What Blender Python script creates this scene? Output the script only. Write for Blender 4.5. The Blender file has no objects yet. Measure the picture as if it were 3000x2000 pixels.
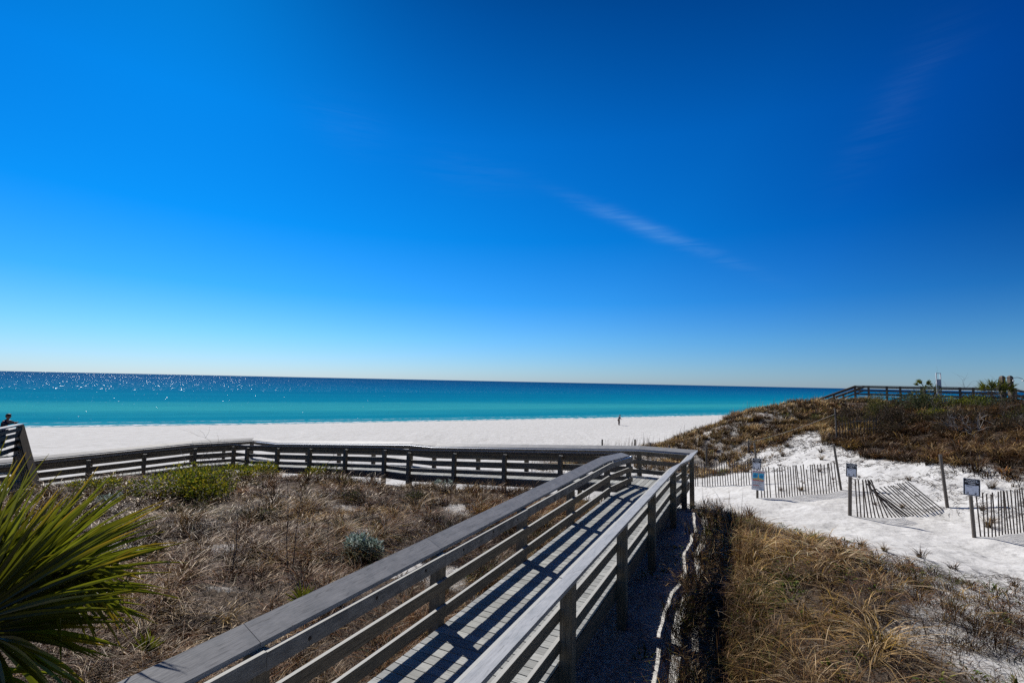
import bpy, bmesh, math, random
import numpy as np
from mathutils import Vector, Matrix
random.seed(7); rng = np.random.default_rng(7)
R_ = math.radians
scene = bpy.context.scene
COL = scene.collection
# ---------------------------------------------------------------- world axes: X right, Y out to sea, Z up; sea level z = 0
TH = R_(26.3)
U2 = np.array([math.sin(TH), math.cos(TH)])      # along the near ramp, away from the stairs
V2 = np.array([math.cos(TH), -math.sin(TH)])     # to the right of the near ramp
def SC(s, c): return U2 * s + V2 * c
SUN_AZ, SUN_EL = R_(-37.0), R_(42.0)
SUN = Vector((math.sin(SUN_AZ) * math.cos(SUN_EL), math.cos(SUN_AZ) * math.cos(SUN_EL), math.sin(SUN_EL)))

# ---------------------------------------------------------------- terrain
SHX = np.array([-900., -69.5, -40.7, 21.5, 44., 900.])
SHY = np.array([-260., 70.5, 82.6, 113., 125., 600.])
def shore_d(x, y): return (np.interp(x, SHX, SHY) - y) * 0.9
CP = []
def cps(*a): CP.extend(a)
for s_, c_, z_ in [(-6, -2.5, 4.75), (0, -2.5, 4.45), (4, -2.5, 4.42), (8, -2.5, 4.42), (12, -2.5, 4.42), (15.6, -2.5, 4.3),
                   (2, -1.3, 4.30), (6, -1.3, 4.34), (10, -1.3, 4.40), (13.5, -1.3, 4.40), (2, -0.2, 4.55), (6, -0.2, 4.58), (10, -0.2, 4.58), (13.6, -0.5, 4.42), (15.6, -1.4, 4.3),
                   (0, -6, 4.6), (5, -6, 4.58), (10, -6, 4.52), (14, -6, 4.5), (6, -11, 4.4), (10, -11, 4.35), (14, -11, 4.2),
                   (2, -15, 4.3), (8, -16, 4.1), (14.2, -16, 3.88), (13.5, -20.5, 3.6), (8, -22, 3.6), (2, -24, 3.6), (9.0, -26.0, 3.15), (4, -29, 3.0),
                   (18.6, -4, 3.3), (18.6, -10, 3.1), (18.6, -16, 2.8), (18.2, -22, 2.6), (24, -6, 1.9), (25, -14, 1.7), (25, -22, 1.5), (14, -29, 2.0), (10, -34, 1.7)]:
    p = SC(s_, c_); CP.append((p[0], p[1], z_))
cps((6.6, 17.5, 3.75), (9.3, 24.5, 3.03), (11.4, 22.5, 3.55), (9.77, 19.4, 3.67), (13.13, 19.6, 4.0), (10.85, 15.9, 3.93), (14.61, 16.5, 4.14),
    (12.56, 13.4, 4.07), (14.6, 13.2, 4.25), (8.2, 14.7, 3.92), (11.87, 11.5, 4.15), (8.0, 27.5, 2.75), (7.2, 33.5, 3.1), (5.0, 35.5, 2.2), (2, 36, 1.6),
    (10.0, 31, 3.3), (12, 30, 2.95), (12.7, 36, 4.15), (15.6, 37, 4.95), (18.7, 38, 6.0), (25.3, 40, 6.8), (20.5, 33, 5.6), (14.4, 29.8, 4.0),
    (17.66, 26.5, 5.05), (14, 24, 4.05), (15.2, 21.3, 4.45), (18, 22, 5.2), (16.0, 20, 4.75), (16.2, 15, 4.7), (16.0, 17.2, 4.7), (18.5, 17, 5.5),
    (23.6, 28, 6.5), (28, 33, 6.8), (32, 45, 6.6), (38, 36, 6.8), (31, 25, 6.6), (25, 18, 6.1), (20, 12, 5.3), (21, 38.5, 6.5), (22, 22, 6.1),
    (15, 9.5, 4.5), (12, 7, 4.6), (8, 3, 4.95), (5, 5.4, 4.85), (8.6, 9, 4.5), (5.6, 10.5, 4.68), (4.8, 8, 4.85), (6.4, 7, 4.85), (3.2, 3.4, 4.8), (5.0, 12.6, 4.5), (6.2, 14.6, 4.25),
    (10, -6, 5.1), (22, 0, 5.4), (-10, -6, 4.5), (-22, 2, 4.0), (-34, 12, 3.2), (-24, 20, 2.6), (-24, 27, 2.0), (-17, 17, 3.25), (-19, 14, 3.5), (-14, 29.5, 2.0),
    (20, 49, 2.6), (30, 54, 3.6), (13, 43, 2.0), (9, 41, 1.5), (42, 48, 5.0), (55, 40, 6.4), (60, 20, 6.3), (50, 0, 5.8), (75, 60, 4.6), (45, 68, 2.2))
for xx in (-150, -90, -50, -30, -15, 0, 12, 25, 45, 70, 120):
    ys = float(np.interp(xx, SHX, SHY))
    for dd, zz in ((12, 0.85), (24, 1.1), (36, 1.15)):
        yy = ys - dd / 0.9
        if -30 < xx < 40 and yy < 40: continue
        CP.append((xx, yy, zz))
for xx, yy, zz in ((-150, -60, 4), (-80, -20, 3.5), (-60, 10, 2.6), (-45, 25, 1.8), (120, 60, 5), (120, -60, 5.5), (0, -60, 5), (-80, -120, 4.5), (100, -140, 5)):
    CP.append((xx, yy, zz))
CP = np.array(CP, float)
_C2 = 1.6 ** 2
def _phi(r2): return -np.sqrt(r2 + _C2)
_K = _phi(((CP[:, None, :2] - CP[None, :, :2]) ** 2).sum(-1))
_n = len(CP)
_A = np.zeros((_n + 1, _n + 1)); _A[:_n, :_n] = _K + np.eye(_n) * -0.02; _A[:_n, _n] = 1; _A[_n, :_n] = 1
_w = np.linalg.solve(_A, np.append(CP[:, 2], 0.0))
def _hash(ix, iy, k):
    h = (ix.astype(np.int64) * 374761393 + iy.astype(np.int64) * 668265263 + k * 2147483647) & 0xffffffff
    h = ((h ^ (h >> 13)) * 1274126177) & 0xffffffff
    return ((h ^ (h >> 16)) & 0xffff) / 65535.0
def vnoise(x, y, sc, k=0):
    x = np.asarray(x, float) / sc; y = np.asarray(y, float) / sc
    ix = np.floor(x); iy = np.floor(y); fx = x - ix; fy = y - iy
    fx = fx * fx * (3 - 2 * fx); fy = fy * fy * (3 - 2 * fy)
    a = _hash(ix, iy, k); b = _hash(ix + 1, iy, k); c = _hash(ix, iy + 1, k); d = _hash(ix + 1, iy + 1, k)
    return (a + (b - a) * fx) * (1 - fy) + (c + (d - c) * fx) * fy
def sstep(a, b, x):
    t = np.clip((x - a) / (b - a), 0, 1); return t * t * (3 - 2 * t)
def ground(x, y):
    x = np.atleast_1d(np.asarray(x, float)); y = np.atleast_1d(np.asarray(y, float))
    out = np.empty(x.shape)
    xf = x.ravel(); yf = y.ravel(); o = out.ravel()
    for i in range(0, len(xf), 20000):
        a = xf[i:i + 20000]; b = yf[i:i + 20000]
        ac = np.clip(a, -160, 130); bc = np.clip(b, -150, 160)
        r2 = (ac[:, None] - CP[None, :, 0]) ** 2 + (bc[:, None] - CP[None, :, 1]) ** 2
        o[i:i + 20000] = _phi(r2) @ _w[:_n] + _w[_n]
    out = o.reshape(x.shape)
    d = shore_d(x, y)
    beach = np.where(d < 0, np.maximum(d * 0.06, -6), 0.9 * sstep(0, 14, d) ** 0.8 + 0.012 * np.clip(d - 6, 0, 20))
    out = np.maximum(out, 1.0)
    w = sstep(12, 34, d)
    out = beach * (1 - w) + out * w
    near = sstep(60, 40, np.hypot(x, y - 15)) * w
    out = out + near * ((vnoise(x, y, 1.3, 1) - .5) * 0.16 + (vnoise(x, y, 0.45, 2) - .5) * 0.07) + w * (vnoise(x, y, 6, 5) - .5) * 0.12
    return out
def gz(x, y): return float(ground(x, y)[0])
def poly_sd(x, y, P):                      # signed distance, inside > 0
    P = np.asarray(P, float); n = len(P)
    d2 = np.full(np.shape(x), 1e18); ins = np.zeros(np.shape(x), bool)
    for i in range(n):
        ax, ay = P[i]; bx, by = P[(i + 1) % n]
        ex, ey = bx - ax, by - ay
        t = np.clip(((x - ax) * ex + (y - ay) * ey) / (ex * ex + ey * ey), 0, 1)
        d2 = np.minimum(d2, (x - ax - t * ex) ** 2 + (y - ay - t * ey) ** 2)
        cond = ((ay > y) != (by > y))
        with np.errstate(divide='ignore', invalid='ignore'):
            xi = ex * (y - ay) / (ey if ey != 0 else 1e-9) + ax
        ins ^= cond & (x < xi)
    return np.where(ins, 1, -1) * np.sqrt(d2)
SWALE = [SC(*p) for p in [(-6, -3.25), (14.95, -3.3), (15.0, -21.8), (9.2, -24.6), (4, -27.3), (0, -32), (-7, -24)]]
MOUND = [tuple(SC(-5, -0.9)), tuple(SC(4, -1.0)), tuple(SC(9, -1.0)), tuple(SC(13.4, -0.9)), (5.4, 15.4), (6.5, 15.6), (7.1, 13.4), (7.0, 11.2), (7.1, 9.9), (8.3, 9.2), (9.6, 8.8), (14, 7.4), (22, 5), (20, -6)]
DUNE = [(0.5, 38), (4.8, 34), (7.5, 31.5), (9.2, 28.0), (10.3, 26.6), (12.2, 26.4), (14.0, 27.6), (15.4, 29.3), (17.4, 31.0), (19.6, 31.4), (19.6, 29.6), (17.9, 27.2), (17.4, 25),
        (17.0, 21.5), (17.0, 18.6), (17.0, 15.8), (18, 13), (21, 10), (30, 8), (60, 10), (70, 50), (45, 52), (24, 46), (16, 42), (10, 41)]
BEYOND = [SC(*p) for p in [(17.2, -1), (17.2, -23.4), (13.5, -25.6), (15, -26.5), (19, -23.5), (20.5, -12), (20.2, -1)]]
def sparse(x, y):                          # 1 in the thick grass of the mound, 0 in its open right half
    nz = (vnoise(x, y, 1.1, 54) - .5) * 1.6 + (vnoise(x, y, .4, 55) - .5) * .5
    dl = (6.5 * (x - 3.2) - 3.2 * (y - 4.0)) / 7.25
    return 1 - sstep(-.2, 1.7, dl + nz)
def sandy(x, y):                           # small pale openings in the hollow
    return sstep(.70, .80, vnoise(x, y, 1.15, 95)) * sstep(17, 14, np.hypot(x, y)) * sstep(7, 9, np.hypot(x, y))
def veg(x, y):
    x = np.asarray(x, float); y = np.asarray(y, float)
    nz = (vnoise(x, y, 1.7, 11) - .5) * 1.2 + (vnoise(x, y, 0.5, 12) - .5) * 0.5
    a = sstep(-0.15, 0.45, poly_sd(x, y, SWALE) + nz * 0.35)
    a = a * (1 - .62 * sandy(x, y))
    m = sstep(-0.5, 1.6, poly_sd(x, y, MOUND) + nz)
    s = sparse(x, y)
    m = m * (0.33 + 0.47 * s)
    d = sstep(-0.4, 1.0, poly_sd(x, y, DUNE) + nz * 1.3)
    hole = sstep(.60, .75, vnoise(x, y, 1.4, 21)) * sstep(26, 29, y) * sstep(20, 17, x)
    d = d * (1 - 0.55 * hole)
    d = d * (1 - .50 * sstep(20.5, 18.5, x - .35 * (y - 30)) * sstep(24, 27, y))
    b = 0.45 * sstep(0, 0.8, poly_sd(x, y, BEYOND) + nz)
    strip = .42 * sstep(-.1, .3, poly_sd(x, y, [tuple(SC(-4, -3.6)), tuple(SC(14.6, -3.6)), tuple(SC(14.6, -1.5)), tuple(SC(8, -1.35)), tuple(SC(-4, -1.35))]) + nz * .5)
    b = np.maximum(b, strip)
    return np.clip(np.maximum(np.maximum(a, m), np.maximum(d, b)), 0, 1)
# ---------------------------------------------------------------- mesh builder
class MB:
    def __init__(s): s.v = []; s.f = []; s.uv = []; s.mi = []
    def quadbox(s, c8, lu=None, mi=0):
        """hexahedron: 4 corners of the start section then 4 of the end section (same order)"""
        b = len(s.v); c8 = [Vector(c) for c in c8]; s.v += [tuple(c) for c in c8]
        L = ((c8[4] + c8[5] + c8[6] + c8[7]) - (c8[0] + c8[1] + c8[2] + c8[3])).length / 4
        o = random.random() * 50; w = random.random() * 50
        per = [0.0]
        for i in range(4): per.append(per[-1] + (c8[(i + 1) % 4] - c8[i]).length)
        for i in range(4):
            j = (i + 1) % 4
            s.f.append((b + i, b + j, b + 4 + j, b + 4 + i))
            s.uv.append(((o, w + per[i]), (o, w + per[i + 1]), (o + L, w + per[i + 1]), (o + L, w + per[i]))); s.mi.append(mi)
        s.f.append((b + 3, b + 2, b + 1, b)); s.f.append((b + 4, b + 5, b + 6, b + 7)); s.mi += [mi, mi]
        for k in range(2): s.uv.append(((o, w), (o, w + .1), (o + .05, w + .1), (o + .05, w)))
    def bar(s, a, b, wx, wz, up=(0, 0, 1), mi=0, wx2=None, wz2=None):
        """rectangular bar a -> b, wx across, wz along up"""
        a = Vector(a); b = Vector(b); d = (b - a).normalized(); up = Vector(up)
        if abs(d.dot(up.normalized())) > .98: up = Vector((0, 1, 0)) if abs(d.y) < .9 else Vector((1, 0, 0))
        x = d.cross(up).normalized(); z = x.cross(d).normalized()
        def sec(p, w, h): return [p - x * w / 2 - z * h / 2, p + x * w / 2 - z * h / 2, p + x * w / 2 + z * h / 2, p - x * w / 2 + z * h / 2]
        s.quadbox(sec(a, wx, wz) + sec(b, wx2 or wx, wz2 or wz), mi=mi)
    def tube(s, pts, rad, n=6, mi=0, cap=True):
        pts = [Vector(p) for p in pts]
        if not hasattr(rad, '__len__'): rad = [rad] * len(pts)
        b = len(s.v); prev = None
        for i, p in enumerate(pts):
            d = (pts[min(i + 1, len(pts) - 1)] - pts[max(i - 1, 0)]).normalized()
            if prev is None: prev = d.orthogonal().normalized()
            x = (prev - d * prev.dot(d)).normalized(); prev = x; y = d.cross(x)
            for k in range(n):
                a = 2 * math.pi * k / n
                s.v.append(tuple(p + (x * math.cos(a) + y * math.sin(a)) * rad[i]))
        for i in range(len(pts) - 1):
            for k in range(n):
                j = (k + 1) % n
                s.f.append((b + i * n + k, b + i * n + j, b + (i + 1) * n + j, b + (i + 1) * n + k)); s.mi.append(mi)
                s.uv.append(((i * .3, k * .05), (i * .3, k * .05 + .05), (i * .3 + .3, k * .05 + .05), (i * .3 + .3, k * .05)))
        if cap and n > 2:
            for base, rev in ((b, True), (b + (len(pts) - 1) * n, False)):
                idx = [base + k for k in range(n)]
                s.f.append(tuple(reversed(idx)) if rev else tuple(idx)); s.mi.append(mi); s.uv.append(tuple((0, 0) for _ in idx))
    def poly(s, pts, mi=0, uv=None):
        b = len(s.v); s.v += [tuple(p) for p in pts]; s.f.append(tuple(range(b, b + len(pts)))); s.mi.append(mi)
        s.uv.append(uv or tuple((0, 0) for _ in pts))
    def ell(s, c, r, n=10, m=7, mi=0, M=None):
        b = len(s.v); c = Vector(c)
        for i in range(m + 1):
            t = math.pi * i / m
            for k in range(n):
                a = 2 * math.pi * k / n
                p = Vector((r[0] * math.sin(t) * math.cos(a), r[1] * math.sin(t) * math.sin(a), r[2] * math.cos(t)))
                s.v.append(tuple(c + (M @ p if M else p)))
        for i in range(m):
            for k in range(n):
                j = (k + 1) % n
                s.f.append((b + i * n + k, b + (i + 1) * n + k, b + (i + 1) * n + j, b + i * n + j)); s.mi.append(mi); s.uv.append(((0, 0),) * 4)
    def build(s, name, mat, parent=None, smooth=False):
        me = bpy.data.meshes.new(name)
        org = Vector(parent.get('_w', (0, 0, 0))) if parent is not None else Vector((0, 0, 0))
        me.from_pydata([(x - org.x, y - org.y, z - org.z) for x, y, z in s.v], [], s.f)
        uvl = me.uv_layers.new(name='UVMap'); flat = [c for f in s.uv for p in f for c in p]
        uvl.data.foreach_set('uv', flat)
        mats = mat if isinstance(mat, (list, tuple)) else [mat]
        for m in mats: me.materials.append(m)
        if len(mats) > 1: me.polygons.foreach_set('material_index', s.mi)
        if smooth: me.polygons.foreach_set('use_smooth', [True] * len(me.polygons))
        me.validate(); me.update()
        o = bpy.data.objects.new(name, me); COL.objects.link(o)
        if parent is not None: o.parent = parent; o['_w'] = tuple(org)
        return o
def thing(name, label, cat, loc, group=None):
    o = bpy.data.objects.new(name, None); COL.objects.link(o); o.location = loc; o['_w'] = tuple(loc)
    o.empty_display_size = .2
    o['label'] = label; o['category'] = cat
    if group: o['group'] = group
    return o
def tag(o, label=None, cat=None, group=None, kind=None):
    if label: o['label'] = label
    if cat: o['category'] = cat
    if group: o['group'] = group
    if kind: o['kind'] = kind
    return o

# ---------------------------------------------------------------- materials
def newmat(name):
    m = bpy.data.materials.new(name); m.use_nodes = True; nt = m.node_tree; nt.nodes.clear()
    out = nt.nodes.new('ShaderNodeOutputMaterial'); return m, nt, out
def N(nt, t, **kw):
    n = nt.nodes.new(t)
    for k, v in kw.items():
        if k.startswith('i_'):
            key = k[2:]; n.inputs[int(key) if key.isdigit() else key.replace('_', ' ')].default_value = v
        else: setattr(n, k, v)
    return n
def ramp(nt, stops, interp='LINEAR'):
    n = nt.nodes.new('ShaderNodeValToRGB'); r = n.color_ramp; r.interpolation = interp
    while len(r.elements) < len(stops): r.elements.new(.5)
    for e, (p, c) in zip(r.elements, stops): e.position = p; e.color = (*c, 1) if len(c) == 3 else c
    return n
def L(nt, a, b): nt.links.new(a, b)
def math_(nt, op, a, b=None, clamp=False):
    n = nt.nodes.new('ShaderNodeMath'); n.operation = op; n.use_clamp = clamp
    for i, q in enumerate((a, b)):
        if q is None: continue
        if isinstance(q, (int, float)): n.inputs[i].default_value = q
        else: L(nt, q, n.inputs[i])
    return n.outputs[0]
def mixc(nt, f, a, b, blend='MIX'):
    n = nt.nodes.new('ShaderNodeMix'); n.data_type = 'RGBA'; n.blend_type = blend
    for s, q in ((n.inputs['Factor'], f), (n.inputs[6], a), (n.inputs[7], b)):
        if isinstance(q, (int, float)): s.default_value = q
        elif isinstance(q, tuple): s.default_value = (*q, 1) if len(q) == 3 else q
        else: L(nt, q, s)
    return n.outputs[2]
def ramp_out(nt, sock, a, b):
    r = ramp(nt, [(a, (0, 0, 0)), (b, (1, 1, 1))]); L(nt, sock, r.inputs[0]); return r.outputs[0]
def wood(name, dark, light, stain=(.05, .05, .045), stain_amt=.5, grain=(1.5, 55), rough=.8, spots=0, top_pale=0):
    m, nt, out = newmat(name)
    uv = N(nt, 'ShaderNodeUVMap'); uv.uv_map = 'UVMap'
    mp = N(nt, 'ShaderNodeMapping'); mp.inputs['Scale'].default_value = (grain[0], grain[1], 1); L(nt, uv.outputs[0], mp.inputs[0])
    n1 = N(nt, 'ShaderNodeTexNoise', i_Scale=1.0, i_Detail=6.0, i_Roughness=.65); L(nt, mp.outputs[0], n1.inputs['Vector'])
    r1 = ramp(nt, [(.3, dark), (.7, light)]); L(nt, n1.outputs[0], r1.inputs[0])
    n2 = N(nt, 'ShaderNodeTexNoise', i_Scale=4.0, i_Detail=5.0, i_Roughness=.7); L(nt, uv.outputs[0], n2.inputs['Vector'])
    r2 = ramp(nt, [(.45, (0, 0, 0)), (.72, (stain_amt,) * 3)]); L(nt, n2.outputs[0], r2.inputs[0])
    c = mixc(nt, r2.outputs[0], r1.outputs[0], stain)
    # plank to plank variation
    sp = N(nt, 'ShaderNodeSeparateXYZ'); L(nt, uv.outputs[0], sp.inputs[0])
    ri = N(nt, 'ShaderNodeNewGeometry')
    hv = math_(nt, 'MULTIPLY_ADD', ri.outputs['Random Per Island'], .4); hv.node.inputs[2].default_value = .8
    hc = N(nt, 'ShaderNodeCombineColor'); [L(nt, hv, hc.inputs[i]) for i in range(3)]
    c = mixc(nt, 1.0, c, hc.outputs[0], 'MULTIPLY')
    if spots:
        vo = N(nt, 'ShaderNodeTexVoronoi', i_Scale=spots); L(nt, uv.outputs[0], vo.inputs['Vector'])
        rs = ramp(nt, [(.035, (.8, .8, .8)), (.075, (0, 0, 0))]); L(nt, vo.outputs['Distance'], rs.inputs[0])
        c = mixc(nt, rs.outputs[0], c, tuple(x * .45 for x in dark))
    cm = N(nt, 'ShaderNodeMapping'); cm.inputs['Scale'].default_value = (1.1, 34, 1); L(nt, uv.outputs[0], cm.inputs[0])
    cv = N(nt, 'ShaderNodeTexNoise', i_Scale=1.0, i_Detail=3.0, i_Roughness=.5, i_Distortion=.3); L(nt, cm.outputs[0], cv.inputs['Vector'])
    ck = ramp(nt, [(.485, (0, 0, 0)), (.497, (.75, .75, .75)), (.503, (.75, .75, .75)), (.515, (0, 0, 0))]); L(nt, cv.outputs[0], ck.inputs[0])
    c = mixc(nt, ck.outputs[0], c, tuple(x * .4 for x in dark))
    if top_pale:                                       # upward faces are mixed towards a pale grey
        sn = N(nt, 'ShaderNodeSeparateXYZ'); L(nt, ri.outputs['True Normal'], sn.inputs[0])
        c = mixc(nt, math_(nt, 'MULTIPLY', math_(nt, 'GREATER_THAN', sn.outputs[2], .8), top_pale), c, (.52, .52, .49))
    b = N(nt, 'ShaderNodeBsdfPrincipled', i_Roughness=rough); b.inputs['Specular IOR Level'].default_value = .25
    L(nt, c, b.inputs['Base Color'])
    bp = N(nt, 'ShaderNodeBump', i_Strength=.5, i_Distance=.006); L(nt, n1.outputs[0], bp.inputs['Height']); L(nt, bp.outputs[0], b.inputs['Normal'])
    L(nt, b.outputs[0], out.inputs[0]); return m
def plain(name, col, rough=.6, metal=0.0, noise=.25, scale=12):
    m, nt, out = newmat(name)
    tc = N(nt, 'ShaderNodeTexCoord'); n1 = N(nt, 'ShaderNodeTexNoise', i_Scale=float(scale), i_Detail=5.0); L(nt, tc.outputs['Object'], n1.inputs['Vector'])
    r = ramp(nt, [(.3, tuple(x * (1 - noise) for x in col)), (.7, tuple(min(1, x * (1 + noise)) for x in col))]); L(nt, n1.outputs[0], r.inputs[0])
    b = N(nt, 'ShaderNodeBsdfPrincipled', i_Roughness=rough, i_Metallic=metal); b.inputs['Specular IOR Level'].default_value = .3
    L(nt, r.outputs[0], b.inputs['Base Color']); L(nt, b.outputs[0], out.inputs[0]); return m
def leafmat(name, tint=(1, 1, 1), trans=.35, rough=.5, spec=.35, attr='col', tint_spec=None):
    m, nt, out = newmat(name)
    a = N(nt, 'ShaderNodeAttribute'); a.attribute_name = attr
    c = mixc(nt, 1.0, a.outputs['Color'], tint, 'MULTIPLY')
    b = N(nt, 'ShaderNodeBsdfPrincipled', i_Roughness=rough); b.inputs['Specular IOR Level'].default_value = spec
    L(nt, c, b.inputs['Base Color'])
    if tint_spec: b.inputs['Specular Tint'].default_value = (*tint_spec, 1)
    t = N(nt, 'ShaderNodeBsdfTranslucent'); L(nt, c, t.inputs[0])
    mx = N(nt, 'ShaderNodeMixShader'); mx.inputs[0].default_value = trans
    L(nt, b.outputs[0], mx.inputs[1]); L(nt, t.outputs[0], mx.inputs[2]); L(nt, mx.outputs[0], out.inputs[0]); return m
M = {}
M['wood'] = wood('weathered_wood', (.12, .096, .068), (.27, .228, .17), stain_amt=.45, top_pale=.85)
M['wood_dark'] = wood('dark_wood', (.09, .07, .05), (.21, .165, .12), stain_amt=.4)
M['deck'] = wood('deck_planks', (.30, .305, .29), (.43, .44, .42), stain=(.22, .22, .21), stain_amt=.3, grain=(2, 40), spots=0)
M['cap'] = wood('cap_rail_boards', (.265, .265, .27), (.34, .34, .345), stain=(.19, .20, .21), stain_amt=.85, grain=(3, 12), spots=9, rough=.55)
M['hand'] = wood('handrail_boards', (.17, .165, .155), (.30, .295, .28), stain=(.075, .075, .072), stain_amt=.85, grain=(4, 30), top_pale=.9)
M['slat'] = wood('fence_slats', (.06, .045, .038), (.125, .098, .082), grain=(2, 60))
M['post'] = wood('fence_posts', (.10, .085, .07), (.19, .165, .14), grain=(1.5, 50))
M['metal'] = plain('galvanised_metal', (.55, .57, .6), .35, .9, .1)
M['bolt'] = plain('rusty_bolts', (.035, .028, .024), .8, 0, .2)
M['white'] = plain('white_paint', (.75, .77, .8), .5, 0, .05)
M['blackp'] = plain('black_sign_paint', (.012, .013, .02), .45, 0, .2)
M['paper'] = plain('pale_sign_print', (.62, .66, .74), .5, 0, .08)
M['greyprint'] = plain('grey_print', (.12, .13, .16), .6, 0, .3, 30)
M['red'] = plain('red_print', (.42, .06, .045), .5, 0, .1)
M['signblue'] = plain('blue_print', (.02, .42, .72), .5, 0, .12)
M['signdeep'] = plain('deep_blue_print', (.02, .18, .40), .5, 0, .12)
M['signsand'] = plain('yellow_print', (.50, .40, .17), .5, 0, .15)
M['rope'] = plain('pale_rope', (.45, .40, .32), .9, 0, .2)
M['stick'] = plain('dead_wood', (.12, .10, .085), .9, 0, .3)
M['leaf'] = leafmat('grass_blades', trans=.22, rough=.42, spec=.24, tint_spec=(1, .72, .42))
M['shrubleaf'] = leafmat('shrub_leaves', trans=.5, rough=.55, spec=.1)
M['palm'] = leafmat('palm_leaves', trans=.58, rough=.26, spec=.6)

# sand
def sandmat():
    m, nt, out = newmat('sand')
    tc = N(nt, 'ShaderNodeNewGeometry'); pos = tc.outputs['Position']
    a = N(nt, 'ShaderNodeAttribute'); a.attribute_name = 'veg'
    d = N(nt, 'ShaderNodeAttribute'); d.attribute_name = 'shore'
    n1 = N(nt, 'ShaderNodeTexNoise', i_Scale=1.1, i_Detail=8.0, i_Roughness=.6); L(nt, pos, n1.inputs['Vector'])
    base = ramp(nt, [(.3, (.56, .55, .525)), (.7, (.67, .66, .64))]); L(nt, n1.outputs[0], base.inputs[0])
    # scattered dark debris, streaky along the beach
    mp = N(nt, 'ShaderNodeMapping'); mp.inputs['Rotation'].default_value = (0, 0, R_(-24)); mp.inputs['Scale'].default_value = (.55, 1.6, 1); L(nt, pos, mp.inputs[0])
    n2 = N(nt, 'ShaderNodeTexNoise', i_Scale=1.7, i_Detail=7.0, i_Roughness=.75); L(nt, mp.outputs[0], n2.inputs['Vector'])
    r2 = ramp(nt, [(.60, (0, 0, 0)), (.70, (.7, .7, .7))]); L(nt, n2.outputs[0], r2.inputs[0])
    c = mixc(nt, r2.outputs[0], base.outputs[0], (.30, .275, .25))
    # weed and drift scraps lying in broken rows
    mt = N(nt, 'ShaderNodeMapping'); mt.inputs['Rotation'].default_value = (0, 0, R_(-25)); mt.inputs['Scale'].default_value = (.25, 1.1, 1); L(nt, pos, mt.inputs[0])
    nt_ = N(nt, 'ShaderNodeTexNoise', i_Scale=.9, i_Detail=8.0, i_Roughness=.8); L(nt, mt.outputs[0], nt_.inputs['Vector'])
    tr = ramp(nt, [(.64, (0, 0, 0)), (.70, (.8, .8, .8))]); L(nt, nt_.outputs[0], tr.inputs[0])
    far_ = ramp(nt, [(.30, (0, 0, 0)), (.36, (1, 1, 1))]); sy_ = N(nt, 'ShaderNodeSeparateXYZ'); L(nt, pos, sy_.inputs[0]); L(nt, math_(nt, 'MULTIPLY', sy_.outputs[1], .01), far_.inputs[0])
    c = mixc(nt, math_(nt, 'MULTIPLY', tr.outputs[0], far_.outputs[0]), c, (.27, .25, .235))
    # vegetated ground: brown litter, its darkest tones standing in for shade under the grass
    n3 = N(nt, 'ShaderNodeTexNoise', i_Scale=13.0, i_Detail=8.0, i_Roughness=.82); L(nt, pos, n3.inputs['Vector'])
    lit = ramp(nt, [(.32, (.018, .012, .008)), (.48, (.06, .042, .028)), (.58, (.15, .11, .075)), (.68, (.34, .29, .235))]); L(nt, n3.outputs[0], lit.inputs[0])
    vf = math_(nt, 'ADD', a.outputs['Fac'], math_(nt, 'MULTIPLY', math_(nt, 'SUBTRACT', n3.outputs[0], .5), 1.3))
    vr = ramp(nt, [(.30, (0, 0, 0)), (.60, (.95, .95, .95))]); L(nt, vf, vr.inputs[0])
    c = mixc(nt, vr.outputs[0], c, lit.outputs[0])
    # wet strip by the water, thin wrack line
    wn = N(nt, 'ShaderNodeTexNoise', i_Scale=.06, i_Detail=4.0); L(nt, pos, wn.inputs['Vector'])
    dd = math_(nt, 'ADD', d.outputs['Fac'], math_(nt, 'MULTIPLY', math_(nt, 'SUBTRACT', wn.outputs[0], .5), 5.0))
    wet = ramp(nt, [(0, (.75, .75, .75)), (.05, (.55, .55, .55)), (.10, (0, 0, 0)), (.152, (0, 0, 0)), (.158, (.5, .5, .5)), (.166, (0, 0, 0))])
    L(nt, math_(nt, 'MULTIPLY', dd, 1 / 50.0), wet.inputs[0])
    c = mixc(nt, wet.outputs[0], c, (.36, .34, .31))
    b = N(nt, 'ShaderNodeBsdfPrincipled', i_Roughness=.95); b.inputs['Specular IOR Level'].default_value = .05
    L(nt, c, b.inputs['Base Color'])
    n4 = N(nt, 'ShaderNodeTexNoise', i_Scale=2.6, i_Detail=4.0, i_Roughness=.55); L(nt, pos, n4.inputs['Vector'])
    v4 = N(nt, 'ShaderNodeTexVoronoi', i_Scale=2.1); v4.feature = 'SMOOTH_F1'; L(nt, pos, v4.inputs['Vector'])
    h = math_(nt, 'ADD', n4.outputs[0], math_(nt, 'MULTIPLY', v4.outputs['Distance'], .7))
    gk = math_(nt, 'MULTIPLY_ADD', a.outputs['Fac'], .5); gk.node.inputs[2].default_value = .05
    h = math_(nt, 'ADD', h, math_(nt, 'MULTIPLY', n3.outputs[0], gk))
    vf_ = N(nt, 'ShaderNodeTexVoronoi', i_Scale=2.7); vf_.inputs['Randomness'].default_value = 1.0; L(nt, pos, vf_.inputs['Vector'])
    h = math_(nt, 'ADD', h, math_(nt, 'MULTIPLY', ramp_out(nt, vf_.outputs['Distance'], .10, .34), .30))
    bp = N(nt, 'ShaderNodeBump', i_Strength=.5, i_Distance=.16); L(nt, h, bp.inputs['Height']); L(nt, bp.outputs[0], b.inputs['Normal'])
    L(nt, b.outputs[0], out.inputs[0]); return m
M['sand'] = sandmat()
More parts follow.
